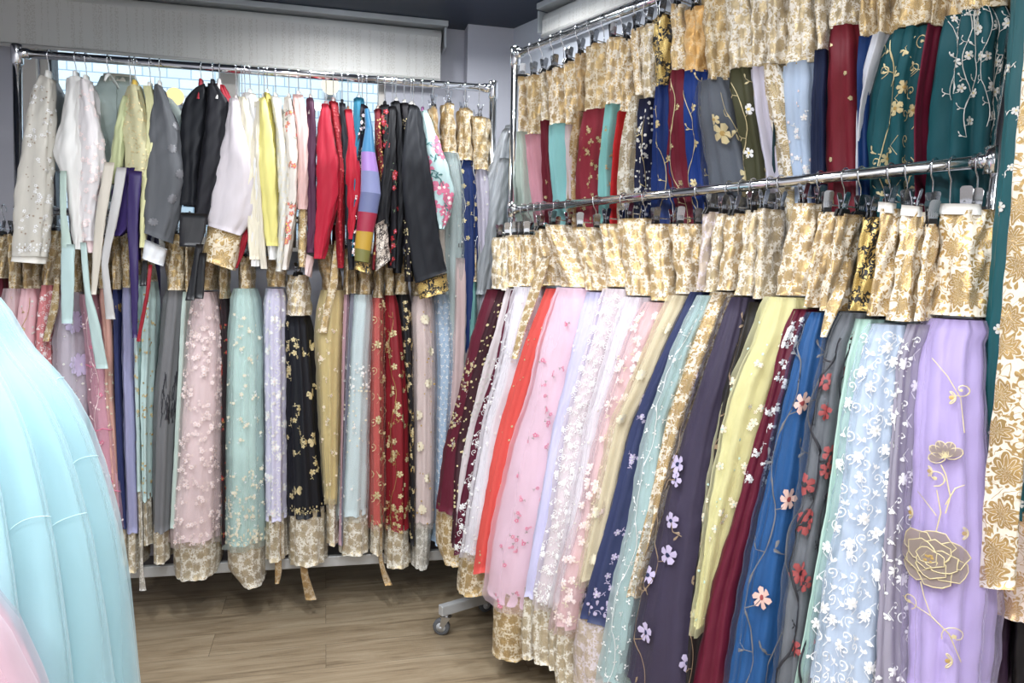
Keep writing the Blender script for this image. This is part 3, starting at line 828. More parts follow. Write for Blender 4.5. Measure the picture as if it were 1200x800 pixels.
# window: beige jamb, dark mullion, panes
FR = plain('beige_window_frame', (206,200,192), .45); DK = plain('dark_mullion', (38,38,42), .4)
def glass():
    m, nt = new_mat('window_glass')
    t = N(nt, 'ShaderNodeBsdfTransparent'); t.inputs[0].default_value = (.93,.97,.98,1); g = N(nt, 'ShaderNodeBsdfGlossy', i_Roughness=.02)
    mx = N(nt, 'ShaderNodeMixShader', i_0=.05); L(nt, t.outputs[0], mx.inputs[1]); L(nt, g.outputs[0], mx.inputs[2])
    L(nt, mx.outputs[0], N(nt, 'ShaderNodeOutputMaterial').inputs[0]); return m
GL = glass()
wr = empty('window_1', BP((sW0+sW1)/2, -.08, WZ0)); tag(wr, kind='structure')
f = MB(); fw = .035
wbox(f, sW0, sW0+fw, -.13, -.02, WZ0, WZ1); wbox(f, sW1-fw, sW1, -.13, -.02, WZ0, WZ1)
wbox(f, sW0+fw, sW1-fw, -.13, -.02, WZ0, WZ0+fw); wbox(f, sW0+fw, sW1-fw, -.13, -.02, WZ1-fw, WZ1)
f.build('window_frame', FR, wr, smooth=False, bevel=.003)
sm = bs(269, 90, -.08)
f = MB(); wbox(f, sm-.045, sm+.045, -.12, -.03, WZ0+fw, WZ1-fw); f.build('mullion', FR, wr, smooth=False, bevel=.003)
sd_ = bs(61, 100, -.08)
f = MB(); wbox(f, sd_-.017, sd_+.017, -.12, -.03, WZ0+fw, WZ1-fw); f.build('mullion', DK, wr, smooth=False, bevel=.003)
for a, c in ((sW0+fw, sd_-.017), (sd_+.017, sm-.045), (sm+.045, sW1-fw)):
    f = MB(); wbox(f, a, c, -.082, -.076, WZ0+fw, WZ1-fw); f.build('window_pane', GL, wr, smooth=False)
f = MB(); wbox(f, sW0-.02, sW1+.02, -.02, .05, WZ0-.03, WZ0); f.build('window_sill', FR, wr, smooth=False, bevel=.003)
# left jamb panel
f = MB(); wbox(f, bs(29, 120), sW0-.001, .0005, .02, 0, WZ1+.0); tag(f.build('trim_1', FR, smooth=False), kind='structure')
# neighbour building's tiled wall outside
tm, nt = new_mat('pale_tile_facade')
tc = N(nt, 'ShaderNodeTexCoord'); mp = N(nt, 'ShaderNodeMapping'); mp.inputs['Rotation'].default_value = (PI/2, 0, 0)
bk = N(nt, 'ShaderNodeTexBrick', offset=.5, i_Scale=1.0); bk.inputs['Brick Width'].default_value = .15; bk.inputs['Row Height'].default_value = .065; bk.inputs['Mortar Size'].default_value = .004
bk.inputs['Color1'].default_value = lin((226,236,242)); bk.inputs['Color2'].default_value = lin((208,222,232)); bk.inputs['Mortar'].default_value = lin((150,170,186))
L(nt, tc.outputs['UV'], bk.inputs['Vector'])
p = N(nt, 'ShaderNodeBsdfPrincipled', i_Roughness=.5); L(nt, bk.outputs['Color'], p.inputs['Base Color']); L(nt, p.outputs[0], N(nt, 'ShaderNodeOutputMaterial').inputs[0])
me = bpy.data.meshes.new('neighbour_facade'); n0 = -1.5; s0_, s1_ = -3, 5
pts = [BP(s0_, n0, -.5), BP(s1_, n0, -.5), BP(s1_, n0, 4), BP(s0_, n0, 4), BP(s0_, n0-.2, -.5), BP(s1_, n0-.2, -.5), BP(s1_, n0-.2, 4), BP(s0_, n0-.2, 4)]
me.from_pydata([tuple(q) for q in pts], [], [(0,1,2,3), (5,4,7,6), (3,2,6,7), (4,0,3,7), (1,5,6,2)])
ul = me.uv_layers.new(name='UVMap')
uvs = [(s0_, -.5), (s1_, -.5), (s1_, 4), (s0_, 4)]+[(0, 0)]*16
ul.data.foreach_set('uv', [x for t in uvs for x in t])
o = link('exterior_wall', me, None, [tm]); tag(o, kind='structure')
# globe lamps on the facade
def emis(name, c, s):
    m, nt = new_mat(name); e = N(nt, 'ShaderNodeEmission'); e.inputs[0].default_value = lin(c); e.inputs[1].default_value = s
    L(nt, e.outputs[0], N(nt, 'ShaderNodeOutputMaterial').inputs[0]); return m
def sphere_mb(mb, c, r, sz=1, n=16, m_=10, mi=0):
    vs = []; fs = []
    for i in range(m_+1):
        ph = PI*i/m_
        for k in range(n): vs.append((c[0]+r*math.sin(ph)*math.cos(2*PI*k/n), c[1]+r*math.sin(ph)*math.sin(2*PI*k/n), c[2]+r*sz*math.cos(ph)))
    for i in range(m_):
        for k in range(n): fs.append((i*n+k, (i+1)*n+k, (i+1)*n+(k+1)%n, i*n+(k+1)%n))
    mb.add(vs, fs, mi)
for (px, py, r, c, s, lab) in ((205, 113, .055, (255,214,150), 1.6, 'warm orange globe lamp outside the window behind the charcoal jacket'), (387, 100, .06, (255,236,205), 1.5, 'pale globe lamp outside the window above the red jackets')):
    c0 = BW.hit(px, py, -1.3)
    root = empty('wall_lamp', c0-BW.n*.19, lab, 'lamp')
    g = MB(); sphere_mb(g, c0, r); g.build('globe', emis('lit_globe', c, s), root)
    a = MB(); a.tube([c0-BW.n*.2, c0-BW.n*(r*.9)], .012, 8); a.box(c0-BW.n*.19, BW.t*.04, BW.n*.01, Z3*.05); a.build('bracket', STEEL, root)
# ------------------------------------------------------------------ roller blinds
def blind_mat():
    m, nt = new_mat('slub_blind_fabric')
    uv = N(nt, 'ShaderNodeTexCoord').outputs['UV']
    mp = N(nt, 'ShaderNodeMapping'); mp.inputs['Scale'].default_value = (70, 1, 1); L(nt, uv, mp.inputs[0])
    nz = N(nt, 'ShaderNodeTexNoise', i_Scale=1.0, i_Detail=1.0); L(nt, mp.outputs[0], nz.inputs['Vector'])
    mp2 = N(nt, 'ShaderNodeMapping'); mp2.inputs['Scale'].default_value = (210, 130, 1); L(nt, uv, mp2.inputs[0])
    n2 = N(nt, 'ShaderNodeTexNoise', i_Scale=1.0, i_Detail=1.0); L(nt, mp2.outputs[0], n2.inputs['Vector'])
    st = M(nt, 'MULTIPLY', M(nt, 'GREATER_THAN', nz.outputs['Fac'], .5), M(nt, 'GREATER_THAN', n2.outputs['Fac'], .52))
    col = mixc(nt, M(nt, 'MULTIPLY', st, .5), lin((234,232,226)), lin((204,199,188)))
    p = N(nt, 'ShaderNodeBsdfPrincipled', i_Roughness=.75); L(nt, col, p.inputs['Base Color'])
    t = N(nt, 'ShaderNodeBsdfTranslucent'); L(nt, col, t.inputs[0])
    mx = N(nt, 'ShaderNodeMixShader', i_0=.2); L(nt, p.outputs[0], mx.inputs[1]); L(nt, t.outputs[0], mx.inputs[2])
    L(nt, mx.outputs[0], N(nt, 'ShaderNodeOutputMaterial').inputs[0]); return m
BLM = blind_mat()
def uvplane_box(name, line, s0, s1, n0, n1, z0, z1, mat, parent):
    mb = MB(); wbox(mb, s0, s1, n0, n1, z0, z1, line)
    o = mb.build(name, mat, parent, smooth=False)
    ul = o.data.uv_layers.new(name='UVMap'); off = np.array(parent.location)
    for lp in o.data.loops:
        p = np.array(o.data.vertices[lp.vertex_index].co)+off
        ul.data[lp.index].uv = (line.sof(p), p[2])
    return o
def roller_blind(line, s0, s1, ztop, zbot, label, roll_r=.045, n0=.05):
    root = empty('roller_blind', line.pt((s0+s1)/2, 0, zbot), label, 'blind')
    c = MB(); wbox(c, s0, s1+.03, .002, n0+.075, ztop-.028, ztop-.001, line); wbox(c, s1+.012, s1+.024, .002, n0+.06, ztop-.13, ztop-.03, line); wbox(c, s0-.012, s0, .002, n0+.06, ztop-.13, ztop-.03, line)
    c.build('bracket', plain('blind_cassette', (176,180,182), .35, .2), root, smooth=False, bevel=.003)
    r = MB(); zc = ztop-.03-roll_r-.002
    r.tube([line.pt(s0+.003, n0, zc), line.pt(s1, n0, zc)], roll_r, 24); r.build('fabric_roll', BLM, root)
    uvplane_box('blind_fabric', line, s0+.006, s1-.004, n0+roll_r-.003, n0+roll_r, zbot+.012, zc, BLM, root)
    h = MB(); h.tube([line.pt(s0+.006, n0+roll_r-.001, zbot+.006), line.pt(s1-.004, n0+roll_r-.001, zbot+.006)], .009, 10); h.build('hem_bar', plain('blind_hembar', (214,212,206), .4), root)
    return root
sB1 = bs(517, 70, .09); sB0 = bs(-60, 40, .09)
zb = BW.hit(300, 78, .09)[2]
print('blind bottom z', zb)
roller_blind(BW, sB0, sB1, ZC, zb, 'wide ivory roller blind half lowered over the window behind the left rack')
sR = RW.sof(RW.hit(641, 22, .06))
roller_blind(RW, sR, sR+1.5, ZC-.0, ZC-.15, 'rolled up white roller blind high on the right wall above the right rack', .042)
# ------------------------------------------------------------------ garment racks
CREAMP = plain('silver_painted_steel', (196,198,200), .4, .3)
def caster(root, c, yaw):
    dx = np.array([math.cos(yaw), math.sin(yaw), 0]); dy = np.array([-math.sin(yaw), math.cos(yaw), 0]); c = np.array([c[0], c[1], 0.0])
    r = empty('caster', (0, 0, 0)); r.parent = root
    off = np.array(root.location)
    def bl(mb, nm, mat, sm=True):
        mb.v = [tuple(np.array(v)-off) for v in mb.v]
        me = bpy.data.meshes.new(nm); me.from_pydata(mb.v, [], mb.f); me.materials.append(mat)
        if sm: me.polygons.foreach_set('use_smooth', [True]*len(me.polygons))
        o = bpy.data.objects.new(nm, me); COL.objects.link(o); o.parent = r; return o
    R = .036
    w = MB(); prof = [(-.012, R*.55), (-.012, R*.86), (-.008, R), (.008, R), (.012, R*.86), (.012, R*.55)]
    n = 28; vs = []; fs = []
    for (a, rr) in prof:
        for k in range(n): vs.append(c-dx*.02+np.array([0,0,R])+dy*a+(dx*math.cos(2*PI*k/n)+Z3*math.sin(2*PI*k/n))*rr)
    for i in range(len(prof)-1):
        for k in range(n): fs.append((i*n+k, i*n+(k+1)%n, (i+1)*n+(k+1)%n, (i+1)*n+k))
    w.add(vs, fs); bl(w, 'wheel', plain('grey_rubber_tyre', (92,94,98), .55))
    h = MB(); h.tube([c-dx*.02+Z3*R-dy*.013, c-dx*.02+Z3*R+dy*.013], R*.56, 20); h.tube([c-dx*.02+Z3*R-dy*.019, c-dx*.02+Z3*R+dy*.019], .006, 10); bl(h, 'hub', plain('pale_hub', (190,192,194), .4))
    f = MB()
    for sg in (-1, 1):
        v = [c-dx*.026+Z3*(R-.006), c-dx*.012+Z3*(R-.006), c+dx*.022+Z3*.082, c-dx*.016+Z3*.082]
        vs = [q+dy*sg*.0155 for q in v]+[q+dy*sg*.0175 for q in v]
        f.add(vs, [(0,1,2,3), (7,6,5,4), (0,4,5,1), (1,5,6,2), (2,6,7,3), (3,7,4,0)])
    f.box(c+Z3*.083, dx*.022, dy*.0175, Z3*.002); f.tube([c+Z3*.085, c+Z3*.098], .012, 12)
    bl(f, 'fork', STEEL, False)
def rack(name_label, line, ztop, zmid, zbot, L_, feet_n=.30, lean=0.0, lean0=0.0, yaw=0.6, back=-.30):
    root = empty('garment_rack', line.pt(L_/2, 0, 0), name_label, 'clothes rack')
    R = .0165
    for i, s in enumerate((0, L_)):
        u = MB(); dl = lean if i else 0
        u.tube([line.pt(s-(dl*.9)-(lean0 if not i else 0), 0, .13), line.pt(s+dl*(ztop-zmid)/1.0, 0, ztop+.012)], R, 16); u.build('upright', CHROME, root)
        cp = MB(); sx = s+dl*(ztop-zmid)
        cp.tube([line.pt(sx, 0, ztop-.045), line.pt(sx, 0, ztop-.04), line.pt(sx, 0, ztop+.025), line.pt(sx, 0, ztop+.032), line.pt(sx, 0, ztop+.034)], [R*1.05, R*1.35, R*1.35, R*1.2, R*.6], 16)
        sg = 1 if i == 0 else -1
        cp.tube([line.pt(sx, 0, ztop), line.pt(sx+sg*.045, 0, ztop)], R*1.25, 14)
        cp.build('corner_joint', CHROME, root)
        cp = MB(); cp.tube([line.pt(s, 0, zmid-.03), line.pt(s, 0, zmid+.03)], R*1.3, 14); cp.tube([line.pt(s, 0, zmid), line.pt(s+sg*.04, 0, zmid)], R*1.2, 14); cp.build('rail_joint', CHROME, root)
        ft = MB(); ft.box(line.pt(s, (feet_n+back)/2, .115), line.t*.016, line.n*(feet_n-back)/2, Z3*.022); ft.build('foot_beam', CREAMP, root, smooth=False, bevel=.004)
        for nn in (feet_n-.03, back+.03): caster(root, line.pt(s, nn, 0), yaw)
    for nm, z, rr in (('top_rail', ztop, R), ('middle_rail', zmid, R*.95)):
        dl = lean*(z-zmid)
        t = MB(); t.tube([line.pt(0, 0, z), line.pt(L_+dl, 0, z)], rr, 16); t.build(nm, CHROME, root)
    t = MB(); t.box(line.pt(L_/2, 0, zbot), line.t*L_/2, line.n*.012, Z3*.024); t.build('bottom_bar', CREAMP, root, smooth=False, bevel=.003)
    return root
rack('two-tier chrome garment rack by the window, packed with jackets and skirts', LR, Z1T, Z1M, Z1B, LR.L, .18, 0, .05)
rack('two-tier chrome garment rack along the right side, packed with skirts', RR, Z2T, Z2M, .24, RR.L, .33, .05, yaw=-.2)
print('caster px', project(RR.pt(0, .30, 0)), 'z2t', Z2T)
# ------------------------------------------------------------------ left rack, middle rail: skirts
PINK=(238,206,212)
def S(*a, **k): return skirt(*a, **k)
BL = ('blossoms', dict(n=260, s=.014))
S(LL, 'dark maroon skirt cut by the left edge', (274,-6,4), (326,-7,3), [(326,-8,3),(420,-14,0),(620,-22,-4)], (96,30,44), 'deep')
S(LL, 'pale dusty pink skirt, leftmost full one', (274,4,21), (338,4,20), [(338,3,20),(400,-4,18),(520,-12,20),(655,-16,22)], (232,206,208), 'deep', emb=[('dots', dict(n=300))], sheer_c=(236,214,216))
S(LL, 'candy pink skirt with beaded trailing sprigs', (274,21,40), (338,19,40), [(338,18,40),(400,10,38),(520,4,42),(650,0,44)], (240,196,202), 'deep', emb=[('dots', dict(n=500)), ('vine', dict(k=1, s=.008))], pal=('gold','silver','gold'))
S(LL, 'coral pink skirt with white leaf embroidery', (270,47,70), (334,44,61), [(334,43,61),(400,36,58),(520,34,62),(650,30,64)], (222,138,140), 'deep', emb=[('scroll', dict(g=.04, s=.011))], pal=('pink','white','white'), tie=[(325,64,69),(360,58,68),(400,50,57)])
S(LL, 'pearly lilac-grey skirt with big tonal flowers', (286,76,94), (342,76,92), [(342,72,91),(400,58,98),(450,58,100),(560,62,100),(650,66,104)], (216,206,216), 'deep', emb=[('ring', dict(n=6, s=.05)), ('dots', dict(n=200))], pal=('lilac','silver','lilac'), sheer_c=(222,216,224))
S(LL, 'rose pink tiered skirt with beaded frills', (286,93,108), (345,94,108), [(345,94,106),(420,99,122),(480,101,130),(553,108,139),(556,112,142),(612,118,147)], (232,176,194), 'deep', emb=[('tiers', dict(n=3)), ('dots', dict(n=500)), ('vine', dict(k=1, s=.01))], pal=('rose','pink','pink'), sheer_c=(238,196,208))
S(LL, 'salmon beige skirt with pearl sprays', (278,110,126), (338,111,127), [(338,112,127),(400,116,131),(470,120,132),(560,126,140),(625,130,146)], (222,172,158), 'deep', emb=[('blossoms', dict(n=500, s=.008, v=(.3,.6)))], pal=('cream','white','silver'), hem=[(625,130,146),(660,131,147)])
S(LL, 'navy skirt with gold butterflies', (276,127,139), (339,128,140), [(339,129,140),(400,131,139),(500,133,143),(620,138,148)], (44,52,98), 'deep', emb=[('bfly', dict(n=9, s=.03))], pal=('gold','gold','gold'), hem=[(620,138,148),(664,140,150)])
S(LL, 'plain periwinkle satin skirt', (273,139,153), (337,140,154), [(337,139,155),(400,138,156),(500,140,159),(626,144,162)], (164,164,200), 'deep', hem=[(626,145,161),(672,147,160)])
S(LL, 'narrow ice blue skirt with gold flower line', (288,154,161), (322,154,161), [(322,154,162),(400,155,162),(500,157,164),(577,159,165)], (206,226,224), 'deep', emb=[BL], pal=('palegold','gold','gold'), hem=[(577,159,166),(641,161,166)])
S(LL, 'light aqua skirt scattered with small gold flowers', (288,161,172), (330,163,175), [(330,164,178),(400,162,177),(480,161,174),(588,165,173)], (202,226,222), 'deep', emb=[('blossoms', dict(n=420, s=.009, stem=False)), ('dots', dict(n=400))], pal=('palegold','gold','gold'), hem=[(588,166,174),(640,167,175)])
S(LL, 'crinkled charcoal grey skirt with grass embroidery', (274,190,216), (340,191,216), [(340,188,216),(400,183,211),(450,177,207),(520,174,203),(625,174,198)], (122,122,124), 'deep', emb=[('grass', dict(n=46, v=(.33,.50)))], pal=('dark','dark','dark'), hem=[(625,176,194),(662,177,194)], pleat=.006)
S(LL, 'pale sage skirt peeking beside the crinkled grey', (280,214,224), (342,214,222), [(342,211,221),(400,208,217),(500,203,211),(620,197,204)], (200,216,208), 'deep')
S(LL, 'blush pink skirt thick with raised blossoms', (304,226,250), (340,228,250), [(342,224,250),(400,214,258),(450,208,259),(520,203,257),(600,194,256),(636,192,255)], (250,226,226), 'deep', emb=[('blossoms', dict(n=520, s=.014))], pal=('pink','petal','peach'), sheer_c=(248,232,232), sheer_a=.25, hem=[(636,194,254),(665,197,254),(681,199,249)])
S(LL, 'narrow black skirt with red and gold florals', (296,254,265), (350,254,265), [(350,255,266),(420,258,266),(520,258,264),(640,258,264)], (40,24,30), 'deep', emb=[('blossoms', dict(n=420, s=.01))], pal=('red','gold','gold'))
S(LL, 'mint green skirt with white lace border', (300,277,294), (338,276,295), [(338,272,297),(400,264,304),(450,262,305),(520,261,305),(600,257,307),(640,256,308)], (214,240,234), 'deep', emb=[('blossoms', dict(n=200, s=.012)), ('blossoms', dict(n=460, s=.012, v=(.75,.97))), ('lace', dict(s=.02))], pal=('cream','white','white'), sheer_c=(214,232,228), sheer_a=.35, hem=[(640,262,308),(670,262,308),(690,280,307)])
S(LL, 'pale lilac skirt with tall white flower sprays', (300,311,334), (336,311,334), [(338,309,333),(400,306,334),(500,308,334),(612,308,334)], (220,216,238), 'deep', emb=[('scroll', dict(g=.075, s=.02)), ('blossoms', dict(n=260, s=.012)), ('lace', {})], pal=('white','pink','white'), hem=[(612,309,333),(659,309,334)])
S(LL, 'black skirt with gold flowers and butterflies', (322,335,362), (370,333,363), [(371,332,363),(450,334,370),(520,334,374),(608,335,381)], (18,20,28), 'pale', emb=[('bfly', dict(n=4, s=.03)), ('blossoms', dict(n=110, s=.02)), ('lace', dict(s=.012))], pal=('palegold','gold','palegold'), hem=[(606,336,382),(664,336,382)], pleat=.009)
S(LL, 'butter yellow skirt with a knotted brocade tie', (286,366,390), (340,378,402), [(340,376,402),(400,370,401),(480,374,398),(540,377,396),(585,381,394)], (228,208,148), 'brown', emb=[('blossoms', dict(n=180, s=.012))], pal=('cream','rose','cream'), sheer_c=(236,220,172), hem=[(585,381,395),(640,383,396)], tie=[(282,392,396),(330,386,396),(360,380,389),(390,374,383)], tiecol='deep')
S(LL, 'dusty mauve skirt squeezed beside the yellow one', (290,401,412), (345,402,411), [(345,402,410),(430,400,406),(560,398,402),(640,396,402)], (196,160,172), 'deep', emb=[('dots', dict(n=600))], pal=('silver','silver','silver'))
S(LL, 'slate grey skirt sliver beside the ice blue', (300,411,420), (344,411,420), [(344,409,416),(430,405,411),(560,400,404),(640,398,402)], (132,132,146), 'deep')
S(LL, 'ice blue skirt with silver embroidered yoke', (300,418,438), (345,416,437), [(345,411,437),(420,404,435),(500,400,434),(560,396,434),(606,394,433)], (222,236,238), 'deep', emb=[('blossoms', dict(n=1500, s=.009, v=(.3,.42))), ('dots', dict(n=900, v=(.4,.7), pow=1.6)), ('blossoms', dict(n=90, s=.012, v=(.5,1)))], pal=('white','cream','silver'), sheer_c=(218,228,228), sheer_a=.25, hem=[(606,395,433),(652,396,433)])
S(LL, 'coral red skirt with fine gold scrolls', (300,438,451), (349,437,451), [(349,436,450),(420,435,450),(520,434,450),(616,434,450)], (204,98,92), 'deep', emb=[('scroll', dict(g=.09, s=.02, W=.6))], pal=('palegold','gold','gold'), sheer_c=(220,130,120), sheer_a=.15, hem=[(614,434,450),(651,434,450)])
S(LL, 'crimson skirt with gold roses and grey lace', (300,451,464), (346,451,464), [(346,450,466),(400,451,474),(480,451,481),(560,451,482),(624,451,482)], (142,32,42), 'deep', emb=[('blossoms', dict(n=150, s=.018)), ('vine', dict(k=1, s=.016, every=.07)), ('blossoms', dict(n=700, s=.014, v=(.88,1)))], pal=('palegold','gold','gold'), hem=[(624,451,482),(667,451,482)])
S(LL, 'black skirt with gold blossoms down its edge', (300,464,479), (345,463,480), [(345,464,482),(410,472,485),(500,480,486),(600,480,487),(640,480,487)], (24,22,26), 'deep', emb=[('blossoms', dict(n=420, s=.014))], pal=('palegold','gold','gold'))
S(LL, 'shell pink skirt with round rosettes', (304,482,500), (347,483,506), [(347,484,508),(420,484,512),(520,485,511),(614,484,510)], (238,220,216), 'deep', emb=[('ring', dict(n=7, s=.024)), ('dots', dict(n=300))], pal=('cream','gold','cream'), sheer_c=(230,214,210), sheer_a=.25, hem=[(614,484,508),(668,484,504)], hemcol='silver')
S(LL, 'powder blue skirt with tiny white sprigs', (304,500,522), (345,506,526), [(345,508,531),(420,512,536),(500,512,530),(600,510,524),(640,508,522)], (172,194,216), 'deep', emb=[('sprig', dict(g=.03, s=.009))], pal=('white','white','white'))
S(LL, 'plain dusty pink gathered skirt', (288,526,553), (302,526,553), [(302,524,553),(380,526,553),(460,524,550),(640,520,548)], (214,188,186), None, pleat=.008)
S(LL, 'teal green skirt sliver beside the dusty pink', (290,553,560), (330,553,560), [(330,552,560),(420,551,558),(640,548,556)], (120,176,170), 'deep')
# dangling waist ties below the hems
for (desc, rows, mc) in (('brocade waist tie dangling below the black skirt hem', [(650,351,359),(675,353,362),(703,358,371)], 'brown'),
        ('brocade waist tie dangling below the crimson skirt', [(650,443,448),(668,446,452),(686,451,460)], 'brown'),
        ('dark brocade tie dangling below the lilac skirt', [(648,322,329),(670,322,330),(684,322,327)], 'brown'),
        ('thin tie with tassel dangling beside the periwinkle skirt', [(625,164,167),(665,163,167),(692,163,171)], 'silver')):
    COUNT[0] += 1
    cf = Cfg('', LR, [(0,.10),(3,.10)], [(0,.004),(3,.004)], 0); cf.ext = (0,0)
    rr = [mkrow(cf, r) for r in [(rows[0][0]-60, rows[0][1]-1, rows[0][2]-1)]+rows]
    root = empty('waist_tie', (rr[-1][0]+rr[-1][1])/2, desc, 'sash', 'waist ties below the left hems')
    loft('tie_strip', [(a, b_, .004) for a, b_, _ in rr], LR.n, B(mc), root, COUNT[0], pleat=.001, cols=16)
# ------------------------------------------------------------------ left rack, top rail: jackets and a few skirts
def J(*a, **k): return jacket(*a, **k)
SIL = ('silver','silver','silver')
# frontal grey-green gauze jacket hanging flat behind the row
def gauze_jacket():
    label = 'sheer grey-green jacket spread flat in front of the window'
    c = LR.sof(LR.hit(137, 100, -.10)); n = -.115
    root = empty('hanbok_jacket', LR.pt(c, n, 1.5), label, 'jacket', 'hanbok jackets on left rack\'s top rail')
    m = sheer((196,206,198), .86)
    cf = Cfg('', LR, [(0,n),(3,n)], [(0,.02),(3,.02)], 0); cf.ext = (0,0)
    rr = [mkrow(cf, r) for r in [(89,117,158),(100,112,164),(112,88,188),(130,92,184),(165,98,178),(200,99,177),(235,100,176)]]
    loft('bodice', [(a, b_, .022) for a, b_, _ in rr], LR.n, m, root, 7, pleat=.004, cols=48, step=.03, pl_wave=.08)
    rr = [mkrow(cf, r) for r in [(104,96,112),(112,78,108),(125,62,104),(145,58,98),(158,64,92)]]
    loft('sleeve', [(a, b_, .018) for a, b_, _ in rr], LR.n, m, root, 8, pleat=.002, cols=32)
    rr = [mkrow(cf, r) for r in [(104,164,182),(114,170,200),(130,176,212),(146,180,214),(162,184,204)]]
    loft('sleeve', [(a, b_, .018) for a, b_, _ in rr], LR.n, m, root, 9, pleat=.002, cols=32)
    rr = [mkrow(cf, r) for r in [(86,119,157),(95,117,159)]]
    loft('collar', [(a, b_, .026) for a, b_, _ in rr], LR.n, cloth((214,212,196)), root, 10, pleat=.001, cols=32)
    e = MB()
    for i, y in enumerate((104, 130, 160, 195, 230)):
        pass
    pts = [cf.line.hit(137+(y-104)*.01, y, n+.004) for y in (104,130,160,195,232)]
    e.tube(pts, .0022, 6); e.build('centre_seam', cloth((150,160,152)), root)
    coat_hanger(LT, c, LR.hit(137, 84, 0)[2], 'coat hanger behind the sheer grey-green jacket at the window', "coat hangers on left rack's top rail")
gauze_jacket()
LACEW = (214,209,198)
J('ivory lace jacket with scalloped cuff, leftmost', [(43,86,60,92),(110,33,60),(160,23,59),(230,13,56),(300,9,50)], LACEW, cuff=[(300,9,50),(8,306,47,309)], cuffmat=cloth((236,232,222)), bodycol=(186,190,194),
  emb=[('blossoms', dict(n=420, s=.010)), ('dots', dict(n=900, s=.003)), ('lace', dict(s=.012))], pal=('white','taupe','silver'))
J('plain white jacket with open sleeve slit', [(76,90,92,88),(110,74,92),(150,66,93),(176,60,95),(220,74,95),(270,81,96),(292,84,95)], (236,234,230), collar=(238,238,236), bodycol=(226,226,224),
  ribbons=[([(286,71,87),(330,71,87),(379,71,84)], (184,208,206), 'pale aqua ribbon'), ([(200,70,78),(250,70,77),(290,71,84)], (176,196,186), 'sage ribbon')])
J('white jacket with pink blossoms and pastel hem', [(90,93,102,92),(120,91,107),(160,90,116),(205,88,119),(240,90,112),(282,95,111)], (234,228,228), cuff=[(282,95,111),(296,100,112)], cuffmat=cloth((232,206,206)),
  emb=[('blossoms', dict(n=620, s=.014, stem=False))], pal=('pink','silver','pink'), ribbons=[([(284,94,101),(340,98,105),(380,104,117),(432,112,126)], (186,208,204), 'mint ribbon')])
for (rows, c, lab) in (([(225,83,92),(255,84,93)], (230,196,204), 'pink'), ([(256,84,93),(262,84,93)], (196,216,206), 'mint'), ([(263,84,93),(284,86,92)], (222,206,140), 'yellow')):
    pass
J('olive and yellow jacket with gold sequin front', [(148,100,160,98),(120,141,168),(150,140,176),(180,144,180),(206,142,176)], (206,200,160), cuff=None, collar=(226,190,84), bodycol=(196,198,150), b=.045,
  emb=[('dots', dict(n=3800, s=.0035)), ('dots', dict(n=1500, s=.006, v=(.1,.45)))], pal=('palegold','palegold','gold'),
  ribbons=[([(196,136,148),(260,126,137),(310,118,126),(374,124,135)], (190,188,186), 'long grey ribbon'), ([(190,122,134),(240,113,126),(300,108,118),(345,106,112)], (206,198,184), 'long beige ribbon')])
J('pale olive jacket beside the sequin front', [(112,143,151),(150,133,145),(190,128,142),(215,127,136)], (190,196,150), collar=(220,214,190), bodycol=(184,190,150))
J('light yellow jacket with hanging front edge', [(100,168,176),(130,172,182),(170,170,182),(210,166,180),(250,164,172),(290,163,168)], (232,228,176), collar=(236,234,228), bodycol=(226,222,170), b=.025)
J('deep purple jacket with broad trailing ribbon', [(196,140,162),(225,130,164),(258,128,158),(276,127,140)], (50,34,92), collar=None, bodycol=(50,34,92), b=.02, hang=False,
  ribbons=[([(200,150,166),(270,149,161),(340,153,162),(396,155,160)], (48,32,88), 'purple ribbon')])
J('charcoal gauze jacket with tonal flowers, white cuff', [(180,98,186,98),(120,178,196),(150,172,207),(200,168,217),(245,166,208),(270,167,279,198)][:5]+[(166,272,197,284)], (96,98,102), cuff=[(167,280,193,292),(164,302,187,311)], cuffmat=cloth((228,230,232)), dn=.01, cufflab='white cuff', bodycol=(80,82,88),
  emb=[('ring', dict(n=6, s=.02))], pal=('charcoal','charcoal','charcoal'), ribbons=[([(305,167,173),(335,164,171)], (16,16,20), 'black ribbon'), ([(310,174,178),(345,170,174),(400,160,164)], (150,24,40), 'crimson ribbon')])
J('black velvet jacket with wide shoulder', [(226,103,240,97),(115,214,242),(135,209,242),(165,208,238),(200,212,232),(240,210,232)], (20,22,28), collar=(150,30,44), b=.05, bodycol=(22,24,32),
  ribbons=[([(250,211,244),(270,209,240),(289,210,235)], (24,24,28), 'crossed black belt'), ([(286,229,238),(320,224,232),(352,217,228)], (18,18,22), 'black ribbon')])
J('matt black jacket beside the velvet one', [(242,97,252,97),(118,240,266),(150,236,266),(190,232,260),(240,226,250),(262,224,243)], (30,30,36), collar=(30,30,36), b=.04, dn=.005,
  ribbons=[([(296,234,242),(350,228,238)], (18,18,20), 'black ribbon')])
J('crimson jacket peeking between black and beige ones', [(98,251,261),(115,256,269),(140,260,272),(180,262,274),(230,286,298),(285,268,280),(313,268,276)][:4], (158,26,44), bodycol=(158,26,44), dn=-.02, b=.02)
J('lilac-beige jacket with broad gold brocade cuff', [(269,114,278,114),(140,264,283),(180,257,292),(220,249,298),(250,243,296),(242,264,281,276)], (216,208,212), cuff=[(242,264,281,276),(233,303,273,317)], cuffmat=B('deep', 11), cufflab='gold brocade cuff', dn=.015, b=.04)
J('crimson jacket with its cuff showing low', [(120,279,285),(200,286,297),(245,284,296),(280,276,290),(314,269,277)], (156,24,42), dn=-.03, b=.015)
J('ivory cream jacket with soft shoulders', [(113,279,290),(140,281,295),(200,288,301),(260,290,303),(304,292,302)], (236,228,206), b=.03)
